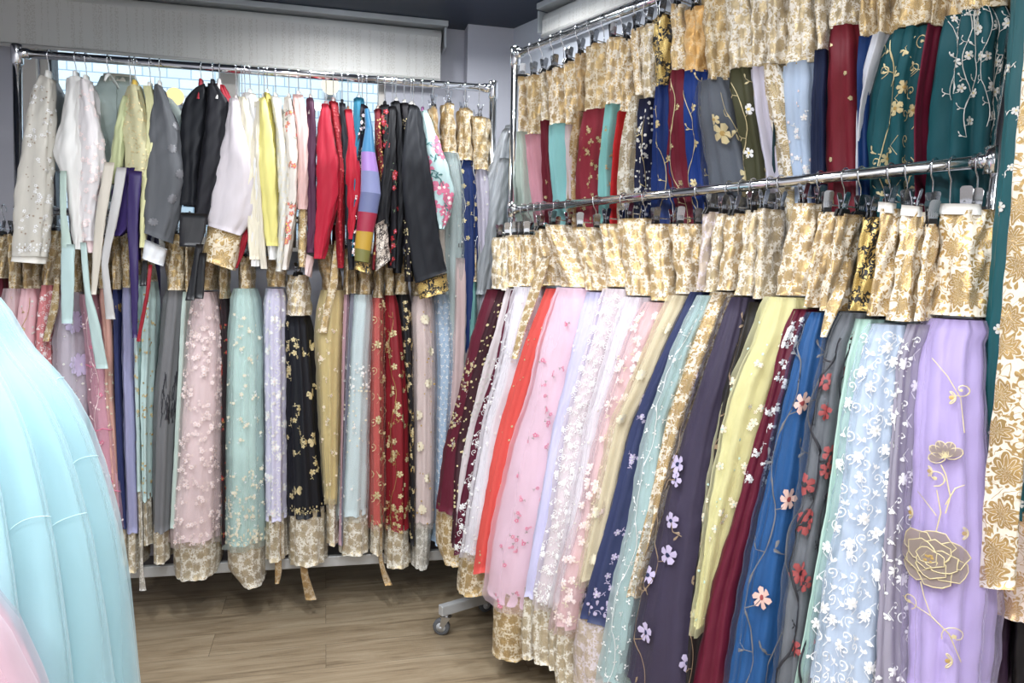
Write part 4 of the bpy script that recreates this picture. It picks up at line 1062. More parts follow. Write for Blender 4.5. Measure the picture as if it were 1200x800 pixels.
J('off-white jacket in the ivory bunch', [(108,284,298),(140,293,303),(200,297,305),(260,293,304),(312,294,302)], (232,230,228), b=.03, dn=-.005)
J('lemon jacket with white cuff, widest yellow', [(302,115,312,113),(145,300,319),(190,301,323),(240,306,325),(288,312,324)], (236,226,140), cuff=[(288,312,323),(304,314,322)], cufflab='white cuff', dn=.008)
J('cream jacket tucked left of the lemon one', [(118,298,304),(180,298,304),(240,300,306),(300,304,311),(315,306,312)], (226,218,200), b=.03)
J('olive-gold jacket sliver behind the lemon one', [(108,309,315),(150,316,322),(220,320,325),(300,316,322)], (190,178,96), b=.02, dn=-.01)
J('white jacquard jacket with woven flowers', [(112,316,326),(150,321,334),(200,324,339),(240,325,340),(318,323,330)], (232,230,222), emb=[('sprig', dict(g=.03, s=.009))], pal=('cream','silver','cream'), dn=.004)
J('white jacket with orange and pink peonies', [(333,112,341,113),(150,333,347),(190,336,349),(240,334,348),(280,332,342),(316,329,336)], (236,228,218), emb=[('blossoms', dict(n=420, s=.017))], pal=('coral','yellow','green'), dn=.01)
J('blush pink jacket with gold floral edge', [(110,343,354),(150,347,360),(200,350,360),(245,349,359)], (228,190,184), cuff=[(245,350,360),(313,350,357)], cuffmat=B('deep', 12), cufflab='gold brocade edging', dn=.006)
J('plum jacket with pale pink cuff', [(114,359,367),(150,361,370),(200,360,370),(260,361,370),(296,359,368)], (86,48,72), cuff=[(358,297,367,301),(357,321,363,325)], cuffmat=cloth((226,200,196)), cufflab='pale pink cuff')
J('bright crimson jacket with smooth full sleeve', [(376,121,386,121),(150,371,391),(190,370,397),(225,369,400),(260,369,390),(303,368,379)], (186,32,56), dn=.02, b=.045)
J('ruby sequin jacket with glittering sleeve', [(118,385,395),(150,390,400),(200,396,404),(260,394,403),(314,396,403)], (150,20,36), emb=[('dots', dict(n=5200, s=.0035))], pal=('red','red','red'), collar=(226,218,210))
J('black jacket between two red ones', [(120,397,404),(160,401,410),(220,404,412),(300,408,414),(316,410,414)], (34,34,42), collar=(40,40,46))
J('scarlet jacket with plain flared sleeve', [(404,128,411,127),(160,407,416),(200,406,422),(222,407,424),(255,408,418),(280,408,413)], (190,30,52), dn=.012, collar=(216,190,150))
J('teal blue jacket peeking behind the striped sleeve', [(114,415,426),(150,415,424),(200,414,420),(300,412,416)], (30,112,140), b=.02)
J('black jacket with pink flower sprays', [(122,419,430),(160,417,427),(220,414,421),(300,412,417)], (34,28,40), emb=[('blossoms', dict(n=600, s=.014))], pal=('pink','red','green'), collar=(30,28,34), b=.03)
J('jacket with rainbow striped sleeve', [(427,127,433,127),(428,149,437,150),(423,177,440,178),(423,199,444,201),(422,224,447,227),(419,247,443,250),(417,270,438,272),(415,290,435,294),(415,305,433,308)], (60,120,160), cuff=[(415,306,434,309),(415,315,434,321)], cuffmat=B('black', 20), cufflab='glittering cuff',
  bands=[(44,116,158),(60,120,160),(160,122,190),(140,146,190),(108,116,156),(160,40,66),(188,150,52),(120,118,62)], dn=.03, b=.035, bodycol=(50,110,150))
J('red and gold sequin jacket', [(127,439,447),(160,441,448),(220,447,452),(300,437,441),(316,436,440)], (120,24,34), emb=[('dots', dict(n=4000, s=.004))], pal=('palegold','gold','gold'), collar=(230,214,200))
J('black jacket with red roses up the front', [(122,446,457),(160,447,463),(200,452,468),(250,457,468),(314,456,465)], (26,24,30), emb=[('blossoms', dict(n=420, s=.02))], pal=('red','rose','green'), collar=(26,24,30), dn=.004)
J('black jacket with white crackle-patterned cuff', [(124,457,464),(180,452,464),(230,446,458),(262,444,456)], (22,22,26), cuff=[(441,262,453,256),(440,318,457,305)], cuffmat=B('leopard', 28), cufflab='white crackle-patterned cuff', dn=.018, b=.02)
J('plain black jacket with round shoulder', [(118,459,470),(150,461,474),(200,464,476),(260,464,474),(320,462,470)], (22,23,28), collar=(228,226,220))
J('black jacket edged with gold and burgundy sequins', [(120,469,480),(160,473,488),(200,478,492),(260,474,482),(330,476,484)], (28,24,30), emb=[('dots', dict(n=2600, s=.004))], pal=('gold','palegold','gold'), dn=.006)
J('dark jacket with fine gold edging', [(122,478,487),(160,486,496),(200,492,500),(250,498,505)], (24,24,28), emb=[('dots', dict(n=1400, s=.003))], pal=('gold','gold','gold'), dn=.004, collar=(228,226,220))
J('large black jacket with black-gold brocade cuff', [(481,122,491,124),(150,474,497),(190,470,504),(235,472,510),(285,478,518),(487,332,524,318)], (34,36,42), cuff=[(488,332,525,320),(493,351,526,341)], cuffmat=B('black', 17), cufflab='black and gold brocade cuff', dn=.035, b=.05)
J('pale aqua jacket with big pink roses', [(493,130,500,128),(160,496,512),(195,500,526),(225,506,532),(250,510,527),(268,514,521)], (196,222,222), emb=[('blossoms', dict(n=260, s=.03))], pal=('rose','pink','teal'), dn=.012, collar=(140,84,130))
# skirts hung at the right end of the top rail
Q = dict(grp="skirts on left rack's top rail")
S(LTS, 'narrow gold-topped skirt nearest the aqua jacket', (124,504,513), (178,506,516), [(178,508,518),(230,512,522),(330,514,524),(430,514,524)], (206,196,186), 'brown', **Q)
S(LTS, 'pale aqua gauze skirt with floating hem', (120,520,533), (178,518,535), [(178,517,537),(220,520,542),(280,520,543),(430,516,540)], (202,216,216), 'deep', sheer_c=(210,222,222), sheer_a=.3, emb=[('dots', dict(n=150))], pal=SIL, **Q)
S(LTS, 'royal navy skirt with beaded gold branches', (126,539,554), (187,537,556), [(187,539,557),(235,539,560),(290,540,561),(430,536,560)], (24,48,104), 'deep', emb=[('cascade', dict(k=2, v=(0,.5)))], pal=('palegold','palegold','silver'), **Q)
S(LTS, 'pearl lilac skirt under a wide gold band', (136,552,574), (198,553,574), [(198,557,573),(250,561,575),(330,562,574),(430,562,574)], (206,200,216), 'deep', emb=[('dots', dict(n=200))], pal=SIL, **Q)
# grey satin robe hanging between the racks
cf = Cfg('', RR, [(0,.13),(3,.13)], [(0,.03),(3,.03)], 0); cf.ext = (0,0)
root = empty('satin_robe', RR.pt(-.12, .1, .9), 'silver grey satin robe hanging in the gap between the racks', 'robe')
cf2 = Cfg('', LR, [(0,.05),(3,.05)], [(0,.04),(3,.04)], 0); cf2.ext = (0,0)
rr = [mkrow(cf2, r) for r in [(150,592,602),(175,582,601),(215,569,599),(260,563,596),(300,560,590),(360,556,574),(430,548,566),(600,545,566)]]
loft('robe_panel', rr, LR.n, cloth((142,146,150), .3, .6), root, 31, pleat=.008, cols=48, crumple=.006)
rr = [mkrow(cf2, r) for r in [(146,594,604),(156,592,603)]]
loft('collar', [(a, b_, .03) for a, b_, _ in rr], LR.n, cloth((150,154,158), .3, .6), root, 32, pleat=.001, cols=24)
rr = [mkrow(cf2, r, .04) for r in [(185,586,600),(240,576,594),(300,566,584),(345,560,574)]]
loft('sleeve', [(a, b_, .03) for a, b_, _ in rr], LR.n, cloth((142,146,150), .3, .6), root, 33, pleat=.005, cols=36, crumple=.006)
# ------------------------------------------------------------------ right rack, lower rail
VI = lambda **k: ('vine', k)
S(RL, 'maroon skirt with gold beaded lace yoke, leftmost', (278,572,588), (338,568,588), [(339,566,581),(395,546,566),(430,539,559),(530,512,538),(600,501,531)], (98,26,46), 'pale', emb=[('blossoms', dict(n=1100, s=.010, v=(.30,.72)))], pal=('palegold','palegold','silver'), hem=[(600,502,532),(640,500,532),(662,514,531)], hemcol='deep')
S(RL, 'thin burgundy skirt dotted with gold beads', (276,584,595), (340,580,595), [(341,580,590),(395,560,572),(430,552,562),(520,530,544),(640,524,538)], (60,24,34), 'pale', emb=[('dots', dict(n=1500, s=.005))], pal=('gold','palegold','gold'))
S(RL, 'pearl white skirt with silver sequin panel', (275,592,604), (336,589,603), [(338,590,600),(395,573,585),(430,562,575),(500,544,557),(560,533,546),(640,526,540)], (228,216,218), 'cream', emb=[('dots', dict(n=3600, s=.004, v=(.25,.7)))], pal=SIL)
S(RL, 'burgundy skirt with white scrolling tendrils', (275,600,610), (336,597,608), [(340,596,604),(395,583,593),(430,575,585),(500,553,564),(600,533,546),(650,528,540)], (92,24,48), 'cream', emb=[('scroll', dict(g=.045, s=.014))], pal=('white','silver','white'))
S(RL, 'frosty white-lilac skirt with lace-bordered hem', (275,604,620), (335,602,620), [(336,601,619),(400,586,606),(450,574,596),(500,562,580),(600,543,567),(648,535,556)], (246,242,250), 'cream', emb=[('blossoms', dict(n=260, s=.008, stem=False)), ('lace', {})], pal=('white','silver','white'), sheer_c=(246,242,248), sheer_a=.3, hem=[(645,536,556),(672,529,553),(696,527,551)], hemcol='deep')
S(RL, 'vivid coral red skirt', (268,622,634), (334,622,644), [(338,634,650),(400,608,628),(450,593,612),(500,578,597),(600,562,574),(672,553,562)], (232,92,84), 'cream', emb=[('dots', dict(n=240))], pal=('gold','palegold','gold'), tie=[(300,634,644),(345,618,630),(385,606,614),(420,598,604)])
S(RL, 'pink and lilac ombre skirt with cherry sprays', (263,634,650), (336,648,684), [(337,648,682),(400,625,670),(460,610,655),(530,585,644),(600,566,634),(660,556,618),(705,551,608)], (250,218,232), 'cream', emb=[('blossoms', dict(n=110, s=.011, v=(.1,1)))], pal=('rose','white','green'), sheer_c=(250,224,238), sheer_a=.25, hem=[(702,566,608),(740,566,602),(770,565,597)], hemcol='deep')
S(RL, 'pale violet skirt, plain and slim', (266,664,684), (340,680,703), [(342,680,703),(400,666,690),(460,652,672),(500,643,660),(600,624,644),(700,608,624)], (218,214,248), 'cream', emb=[('dots', dict(n=120))], pal=('silver','pink','silver'), hem=[(698,609,626),(740,604,622),(772,606,620)])
S(RL, 'white-pink skirt with curling lace stitching', (262,696,714), (336,702,730), [(338,702,730),(400,686,712),(460,668,696),(500,655,684),(600,638,672),(706,619,646)], (250,236,240), 'cream', emb=[('scroll', dict(g=.04, s=.012)), ('dots', dict(n=300)), ('lace', dict(s=.016))], pal=('white','white','white'), sheer_c=(250,240,244), sheer_a=.3, hem=[(704,612,644),(752,610,642),(778,618,640)])
S(RL, 'silvery white skirt with pink-shot folds', (256,714,748), (346,728,752), [(348,728,752),(400,710,732),(460,694,716),(500,682,702),(600,664,686),(706,644,660)], (246,240,246), 'cream', emb=[('dots', dict(n=600))], pal=SIL, sheer_c=(250,244,250), sheer_a=.3, hem=[(704,640,660),(750,634,656),(785,636,654)])
S(RL, 'rose pink skirt with raised peach flowers', (262,750,775), (352,752,780), [(354,750,778),(400,728,757),(460,708,736),(500,696,722),(600,671,704),(670,650,684),(735,640,668)], (248,214,216), 'cream', emb=[('blossoms', dict(n=300, s=.019))], pal=('pink','peach','cream'), sheer_c=(240,214,216), sheer_a=.25, hem=[(732,640,668),(775,640,665),(812,644,668)])
S(RL, 'cream organza skirt with pearl cluster edging', (262,776,806), (344,786,806), [(346,783,804),(400,757,778),(460,732,752),(500,713,732),(560,700,716),(680,672,690)], (242,230,200), 'cream', emb=[('ring', dict(n=6, s=.02))], pal=('cream','silver','cream'), sheer_c=(238,228,200), sheer_a=.3)
S(RL, 'navy pleated skirt with lilac flowers, scalloped hem', (248,818,838), (340,808,824), [(342,804,820),(400,774,796),(450,750,776),(500,730,757),(560,712,746),(640,692,724),(728,663,708)], (58,66,104), 'lilac', emb=[('blossoms', dict(n=150, s=.017, v=(.15,.95))), ('lace', dict(s=.02))], pal=('lilac','silver','lilac'), hem=[(726,664,709),(770,656,708),(812,656,712)], hemcol='lilac', pleat=.006)
S(RL, 'slim pale aqua skirt with silver twig beading', (250,834,850), (342,818,834), [(346,816,834),(400,792,808),(450,774,792),(500,755,774),(600,735,764),(700,711,742),(800,690,730)], (188,216,216), 'pale', emb=[('sprig', dict(g=.05, s=.009)), VI(k=1, s=.008)], pal=('white','silver','white'), sheer_c=(208,222,222), sheer_a=.35)
S(RL, 'skirt wrapped by a long gold brocade strip', (250,844,866), (340,832,856), [(342,826,852),(400,802,832),(450,786,812),(500,772,794),(600,752,768),(700,730,742)], (220,196,150), 'cream', mat=B('cream', 18))
S(RL, 'aubergine skirt with white flowers and trailing vines', (246,868,884), (346,855,874), [(348,848,874),(400,828,862),(450,808,850),(500,790,836),(600,762,820),(700,735,808),(815,706,806)], (70,62,86), 'pale', emb=[VI(k=2, s=.030, every=.12, w=.003, leaf=.026, amp=.035), ('blossoms', dict(n=22, s=.026))], pal=('lilac','navy','brown'), sheer_c=(92,84,96), sheer_a=.15)
S(RL, 'black-brown skirt sliver with bronze vine', (244,882,896), (350,876,890), [(354,870,888),(400,859,876),(460,842,860),(540,826,846),(700,806,820),(815,796,810)], (42,38,38), 'pale', emb=[VI(k=1, s=.008)], pal=('brown','brown','brown'))
S(RL, 'pastel yellow organza skirt with cream blossoms', (238,920,950), (346,898,938), [(348,890,932),(400,872,916),(450,850,894),(500,834,880),(600,820,852),(680,814,832),(735,810,820)], (242,236,176), 'cream', emb=[('blossoms', dict(n=130, s=.016, stem=False)), ('dots', dict(n=200))], pal=('cream','mint','cream'), sheer_c=(236,232,190), sheer_a=.4)
S(RL, 'deep wine skirt with white beaded tendrils', (248,954,972), (360,934,952), [(362,922,946),(400,908,930),(450,896,918),(500,882,904),(600,852,880),(700,822,856),(815,798,842)], (104,24,48), 'cream', emb=[('blossoms', dict(n=700, s=.012, v=(.02,.45)))], pal=('white','silver','white'))
S(RL, 'cobalt blue skirt with coral and cream magnolias', (250,974,990), (364,952,972), [(366,942,968),(400,929,960),(450,915,952),(500,902,942),(600,878,928),(700,854,912),(815,834,898)], (40,92,150), 'cream', emb=[VI(k=2, s=.030, every=.12, w=.0035, leaf=.026, W=.8, p=6)], pal=('petal','bloom','charcoal'), sheer_c=(74,110,150), sheer_a=.1, tie=[(330,982,992),(356,968,984),(395,960,966)], bandscale=18)
S(RL, 'smoke grey skirt with printed red plum blossoms', (254,1005,1026), (364,984,1010), [(366,980,1008),(400,962,996),(450,952,986),(500,942,980),(600,926,966),(700,911,948),(815,896,938)], (116,120,126), 'black', emb=[VI(k=2, s=.022, every=.08, w=.007, leaf=.012, amp=.03), ('blossoms', dict(n=110, s=.026, stem=False, p=6))], pal=('bloom','dark','dark'), sheer_c=(130,134,140), sheer_a=.12, bandscale=18)
S(RL, 'mint green skirt beside the pale blue one', (244,1026,1048), (370,1006,1030), [(374,994,1022),(420,984,1006),(500,974,990),(600,962,976),(720,944,950),(815,926,932)], (190,222,208), 'cream', tab=True, bandscale=18)
S(RL, 'pale blue skirt covered in white curling embroidery', (248,1053,1080), (376,1029,1064), [(380,1012,1060),(410,1000,1052),(450,992,1046),(500,982,1043),(560,974,1040),(600,966,1037),(700,948,1026),(815,930,1016)], (204,218,236), 'cream', emb=[('scroll', dict(g=.052, s=.0145))], pal=('white','silver','white'), sheer_c=(216,226,240), sheer_a=.2, tab=True, bandscale=18, bs=.8)
S(RL, 'sheer grey-lilac skirt with white rosettes, narrow', (262,1080,1092), (376,1064,1080), [(380,1058,1080),(420,1045,1064),(500,1042,1056),(600,1034,1050),(700,1024,1048),(815,1014,1050)], (156,150,166), 'cream', emb=[('scroll', dict(g=.06, s=.015))], pal=('white','white','white'), bandscale=18, bs=.7)
# lavender: its own embroidery
r_lav = S(RL, 'lavender skirt with one large gold peony', (246,1096,1156), (370,1081,1150), [(374,1073,1148),(400,1066,1140),(450,1060,1137),(500,1056,1136),(600,1050,1138),(700,1048,1132),(815,1047,1122)], (196,178,228), 'cream', tab=True, bandscale=15, bs=.62, dn=-.03, sheer_c=(214,202,232), sheer_a=.18, pleat=.006, yaw=-1.25)
ov = [o for o in r_lav.children if o.name.startswith('organza')][0]
def lav():
    rows = [mkrow(RL, r, -.03, .62) for r in [(374,1073,1148),(400,1066,1140),(450,1060,1137),(500,1056,1136),(600,1050,1138),(700,1048,1132),(815,1047,1122)]]
    rows = [(r[0]+RR.n*.016, r[1]+RR.n*.016, r[2]) for r in rows]
    tmp = loft('skirt_panel', rows, RR.n, WHITEP, None, 999, pleat=0, cols=60, step=.024, crumple=0)
    sf = tmp; o = sf.o; 
    e = Emb(sf, off=.006, seed=4)
    def uv(px, py):
        best = None
        for v in np.linspace(0, sf.v[-1], 90):
            for u in np.linspace(-.16, .16, 41):
                q = project(on_surf(sf, u, v)[0]); d = (q[0]-px)**2+(q[1]-py)**2
                if best is None or d < best[0]: best = (d, u, v)
        return best[1], best[2]
    pk = uv(1092, 655)
    e.stroke([uv(*q) for q in ((1100,575),(1104,600),(1096,622),(1092,640))], .0022, 2)
    e.stroke([uv(*q) for q in ((1095,420),(1112,440),(1126,465),(1132,505))], .0020, 2)
    e.stroke([uv(*q) for q in ((1050,548),(1065,562),(1085,585),(1100,602))], .0020, 2)
    e.stroke([uv(*q) for q in ((1106,600),(1114,580),(1108,556),(1104,545))], .0020, 2)
    e.stroke([uv(*q) for q in ((1050,695),(1075,708),(1094,720),(1112,742),(1124,775))], .0020, 2)
    e.stroke([uv(*q) for q in ((1094,720),(1084,700),(1082,680))], .0020, 2)
    e.stroke([uv(*q) for q in ((1128,570),(1118,574),(1108,590))], .0020, 2)
    for (x, y, r) in ((1095,552,.012),(1064,724,.014),(1118,772,.016),(1120,468,.015),(1072,600,.015),(1132,624,.014)):
        c = uv(x, y)
        for sg in (-1, 1):
            pts = [(c[0]+r*(1-math.cos(t))*.9*math.cos(sg*t*.5), c[1]+sg*r*.9*math.sin(t)) for t in np.linspace(0, PI, 9)]
            e.stroke(pts, .0024, 2)
        e.disc(c[0]+r*.5, c[1], .005, 3)
    c = uv(1108, 535)
    for a in (-2.6, -1.9, -1.2, -.5, .3): e.petal(c[0], c[1], .034, .022, a, 1); e.stroke([(c[0]+.034*(.5+.5*math.cos(t))*math.cos(a)-.011*math.sin(t)*math.sin(a), c[1]+.034*(.5+.5*math.cos(t))*math.sin(a)+.011*math.sin(t)*math.cos(a)) for t in np.linspace(0, 6.28, 11)], .0018, 2); e.stroke([(c[0]+.004*math.cos(a), c[1]+.004*math.sin(a)), (c[0]+.034*math.cos(a), c[1]+.034*math.sin(a))], .002, 2)
    e.peony(pk[0], pk[1], .064, 1, 2, 3)
    for (x, y, r, a, sg) in ((1098,560,.02,1.5,1),(1118,742,.022,.5,-1),(1070,700,.018,2,1),(1128,455,.016,1,1),(1064,560,.018,0,-1)):
        q = uv(x, y); e.curl(q[0], q[1], r, a, 2, .002, 1.0, sg)
    e.done('embroidery', [T('palegold'), sheer((166,150,140), .95), T('palegold'), T('gold')], r_lav)
    me = o.data; bpy.data.objects.remove(o); bpy.data.meshes.remove(me)
lav()
S(RL, 'dark plum gauze skirt edge behind the lavender', (300,1150,1158), (372,1140,1152), [(374,1140,1152),(450,1134,1148),(550,1132,1147),(640,1130,1143),(720,1128,1140)], (86,66,92), 'brown', dn=-.09, bs=.6)
# ------------------------------------------------------------------ right rack, top rail
U = lambda *a, **k: S(RU, *a, **k)
U('pale celadon skirt at the far end', (90,602,612), (154,603,612), [(154,602,612),(200,600,614),(250,600,616),(330,600,620)], (206,222,210), 'cream', emb=[('dots', dict(n=100))], pal=SIL)
U('bubblegum pink pleated skirt with gold band', (88,611,629), (157,612,629), [(157,610,627),(200,614,632),(250,620,640),(330,624,644)], (224,160,174), 'deep', pleat=.006)
U('wine red skirt, thin, far end', (84,628,637), (141,631,641), [(141,629,642),(200,631,645),(250,634,650),(330,640,656)], (110,28,44), 'pale', emb=[('blossoms', dict(n=120, s=.01))], pal=('palegold','gold','gold'))
U('bright aqua skirt with crisp pleats', (80,634,655), (145,637,659), [(145,637,658),(190,638,660),(230,640,664),(330,646,668)], (150,212,212), 'cream')
U('pearly lace skirt with silver edge', (72,655,668), (146,658,672), [(146,658,670),(200,659,673),(240,660,674),(330,664,678)], (222,204,206), 'cream', emb=[('sprig', dict(g=.04, s=.01))], pal=SIL)
U('amber brocade skirt, narrow and curved', (62,671,680), (130,672,680), [(130,671,679),(170,665,675),(210,662,672),(330,664,674)], (176,140,90), 'brown', mat=B('brown', 14))
U('rosewood skirt with wide gold band', (52,679,703), (128,678,706), [(128,676,706),(160,671,702),(200,667,700),(240,668,702),(330,670,706)], (146,46,60), 'deep', emb=[('blossoms', dict(n=420, s=.011, v=(.1,1)))], pal=('palegold','gold','gold'), pleat=.006)
U('turquoise skirt with gold leaf sprays', (44,704,721), (122,704,722), [(122,704,722),(160,700,716),(200,697,713),(260,698,716),(330,700,718)], (138,200,196), 'cream', emb=[('blossoms', dict(n=240, s=.009))], pal=('palegold','gold','gold'))
U('bright red skirt sliver', (45,722,736), (130,722,732), [(130,720,730),(170,715,724),(230,712,720),(330,712,720)], (196,34,40), 'cream')
U('cream lace brocade skirt, full length pattern', (33,735,746), (112,738,750), [(112,736,750),(150,722,746),(190,717,742),(240,716,740),(330,718,744)], (220,206,180), 'cream', mat=B('lace', 16))
U('midnight skirt with silver sequin streaks', (28,745,764), (115,746,765), [(115,744,765),(160,741,762),(200,739,757),(250,738,758),(330,742,762)], (26,32,62), 'pale', emb=[('dots', dict(n=2400, s=.005, v=(0,.6))), VI(k=1, s=.01)], pal=('silver','silver','palegold'))
U('sapphire skirt with black-gold waistband', (18,758,781), (100,762,782), [(100,764,780),(150,760,780),(200,756,786),(250,756,790),(330,760,794)], (20,48,110), 'black', emb=[VI(k=2, s=.013, every=.05)], pal=('palegold','gold','palegold'), bandscale=18)
U('burgundy skirt with gold looped vine', (5,780,796), (82,781,799), [(82,779,800),(140,776,800),(200,774,806),(250,786,814),(330,790,818)], (112,24,44), 'cream', emb=[VI(k=2, s=.010, every=.05)], pal=('palegold','gold','palegold'))
U('royal blue skirt with gold blossoms, silky-orange band', (8,797,822), (84,797,820), [(82,796,820),(140,794,822),(200,800,828),(250,808,832),(330,812,838)], (18,54,128), 'satin', emb=[VI(k=2, s=.014, every=.05)], pal=('palegold','gold','palegold'))
U('slate grey skirt with large gold orchids', (-12,815,842), (94,820,845), [(92,814,846),(130,812,856),(180,816,870),(250,824,884),(330,828,890)], (104,110,120), 'deep', emb=[('blossoms', dict(n=34, s=.03, stem=True)), VI(k=1, s=.02, every=.12)], pal=('palegold','gold','palegold'), sheer_c=(120,124,132), sheer_a=.12)
U('dark olive skirt with white plum blossoms', (-22,840,872), (80,846,876), [(80,846,878),(130,852,886),(180,862,894),(250,868,900),(330,872,904)], (72,72,48), 'pale', emb=[VI(k=2, s=.017, every=.06)], pal=('white','yellow','palegold'))
U('whitish lilac skirt, thin', (-30,874,893), (78,876,892), [(78,875,892),(130,880,896),(200,892,908),(260,896,912),(330,898,914)], (214,210,226), 'pale')
U('skirt fronted by a long cream brocade fall', (-35,893,914), (74,892,914), [(74,886,908),(120,892,922),(160,898,936),(205,905,942),(330,910,946)], (224,208,176), 'pale', mat=B('pale', 16))
U('dusky teal skirt sliver with gold flecks', (-38,912,922), (72,903,913), [(72,901,912),(130,900,910),(220,898,908),(330,900,910)], (24,58,66), 'pale', dn=-.02)
U('sky blue skirt with white and pink sprays', (-40,913,946), (74,912,950), [(72,908,950),(120,908,950),(170,915,950),(230,926,954),(330,930,958)], (190,208,232), 'pale', emb=[('blossoms', dict(n=340, s=.013, v=(.15,.7))), ('dots', dict(n=500, v=(.1,.6)))], pal=('white','pink','white'))
U('ink blue skirt, slim', (-44,946,966), (58,950,967), [(58,951,967),(120,948,962),(200,947,962),(330,950,964)], (18,32,66), 'pale')
U('garnet skirt with bead-trimmed edge', (-50,968,998), (29,966,998), [(29,965,999),(80,962,1000),(140,961,1001),(200,962,1004),(330,968,1010)], (118,28,42), 'pale', emb=[('dots', dict(n=200, s=.006))], pal=('silver','palegold','silver'), pleat=.006)
U('cobalt skirt sliver beside the garnet one', (-52,1000,1020), (43,1001,1022), [(42,1001,1022),(90,1001,1014),(160,1003,1010),(330,1006,1014)], (18,54,110), 'deep')
U('plain white skirt edge before the teal one', (-54,1020,1036), (38,1020,1036), [(38,1019,1036),(80,1008,1022),(130,1001,1010),(200,1000,1006),(330,1002,1010)], (222,224,232), 'deep')
U('deep teal skirt with gold curling stems', (-60,1034,1092), (30,1034,1090), [(32,1032,1088),(90,1016,1076),(140,1008,1072),(190,1004,1070),(250,1006,1074),(330,1008,1078)], (22,84,92), 'deep', emb=[VI(k=2, s=.02, every=.09, w=.003, W=.9), ('scroll', dict(g=.095, s=.018, W=.8))], pal=('palegold','gold','palegold'), pleat=.010)
U('wine skirt edge between two teal ones', (-60,1090,1102), (28,1086,1096), [(28,1082,1094),(90,1072,1082),(140,1067,1076),(240,1068,1076),(330,1070,1078)], (106,22,48), 'deep', dn=.01)
U('deep teal skirt with silver cascading flowers', (-70,1096,1176), (12,1094,1174), [(12,1092,1172),(60,1084,1170),(120,1074,1168),(180,1070,1164),(250,1070,1160),(330,1072,1158)], (20,80,88), 'deep', emb=[('cascade', dict(k=9, v=(0,.5))), ('blossoms', dict(n=420, s=.014, v=(0,.08))), ('blossoms', dict(n=12, s=.028, v=(.4,.7), stem=False))], pal=('silver','palegold','silver'), pleat=.012)
# ------------------------------------------------------------------ beyond the near end of the right rack
EC = Cfg("beyond the right rack's near post", RR, [(0,.10),(3,.10)], [(0,.05),(3,.05)], Z2T, ext=(0,0)); EC.ext = (0,0)
def outer():
    label = "teal skirt with white flower edging outside right rack's near post"
    rows = [mkrow(EC, r) for r in [(-40,1180,1240),(100,1172,1230),(200,1165,1222),(400,1148,1205),(520,1142,1200),(605,1137,1200)]]
    root = empty('hanbok_skirt', (rows[-1][0]+rows[-1][1])/2, label, 'skirt')
    up = [mkrow(EC, r) for r in [(-130,1186,1238),(-40,1181,1238)]]
    loft('waistband', up, RR.n, B('cream', 14), root, 70, cols=48)
    sf = loft('skirt_panel', [(a, b_, .05) for a, b_, _ in rows], RR.n, cloth((20,84,90), .5, .35), root, 71, pleat=.006, cols=60, step=.03)
    e = Emb(sf, seed=8)
    a0 = rows[0]
    W = .13
    style_apply(e, W, .1, sf.v[-1], ('blossoms', dict(n=170, s=.014)))
    e.vine(-.04, .2, sf.v[-1]*.98, .012, .002, 2, .01, 2, .014, 0, 1, .04)
    e.done('embroidery', [T('silver'), T('palegold'), T('silver')], root)
    hr = [mkrow(EC, r, -.01) for r in [(596,1137,1215),(660,1134,1215),(1132,706,1215,738)]]
    loft('hem_band', [(a, b_, .055) for a, b_, _ in hr], RR.n, B('rosy', 16), root, 72, pleat=.004, cols=60)
    clip_hanger(EC, RR.sof((up[0][0]+up[0][1])/2), up[0][0][2], "clip hanger of the teal skirt outside right rack's near post", .1, 'clip hangers beyond the near post')
outer()
SH = Cfg('', RR, [(0,.175),(3,.175)], [(0,.006),(3,.006)], 0); SH.ext = (0,0)
rows = [mkrow(SH, r) for r in [(-60,1204,1250),(100,1196,1242),(200,1186,1232),(400,1170,1214),(500,1160,1202),(600,1151,1194),(1146,688,1187,692)]]
root = empty('brocade_sash', (rows[-1][0]+rows[-1][1])/2, 'long cream and gold brocade sash hanging at the right edge', 'sash')
sf = loft('sash_strip', [(a, b_, .006) for a, b_, _ in rows], RR.n, brocade((232,222,204), (184,152,98), 13.0, .45), root, 81, pleat=.0015, cols=40, step=.03)
loft('knot_loop', [(rows[0][0]+Z3*.06, rows[0][1]+Z3*.06, .02), (rows[0][0]-Z3*.02, rows[0][1]-Z3*.02, .02)], RR.n, B('cream', 14), root, 82, cols=32)
# shadowed skirts low at the bottom right
LW = Cfg("low behind the right rack's near end", RR, [(0,.02),(1.5,.02)], [(0,.06),(1.5,.05)], Z2T); 
for (desc, rows, c) in (('taupe satin skirt low behind the lavender one', [(560,1128,1150),(640,1124,1150),(720,1122,1150),(815,1116,1146)], (150,138,138)),
        ('dark plum skirt with brown roses, lowest right corner', [(560,1152,1180),(640,1150,1180),(720,1149,1178),(815,1146,1174)], (60,40,62)),
        ('black skirt filling the lowest right corner', [(560,1180,1215),(640,1180,1216),(720,1180,1218),(815,1178,1220)], (26,22,26))):
    skirt(LW, desc, (540,rows[0][1]+2,rows[0][2]-2), (562,rows[0][1],rows[0][2]), rows, c, 'brown', hang=False, where='', grp='shadowed skirts at the bottom right', emb=[BL] if 'roses' in desc else (), pal=('brown','brown','brown'))
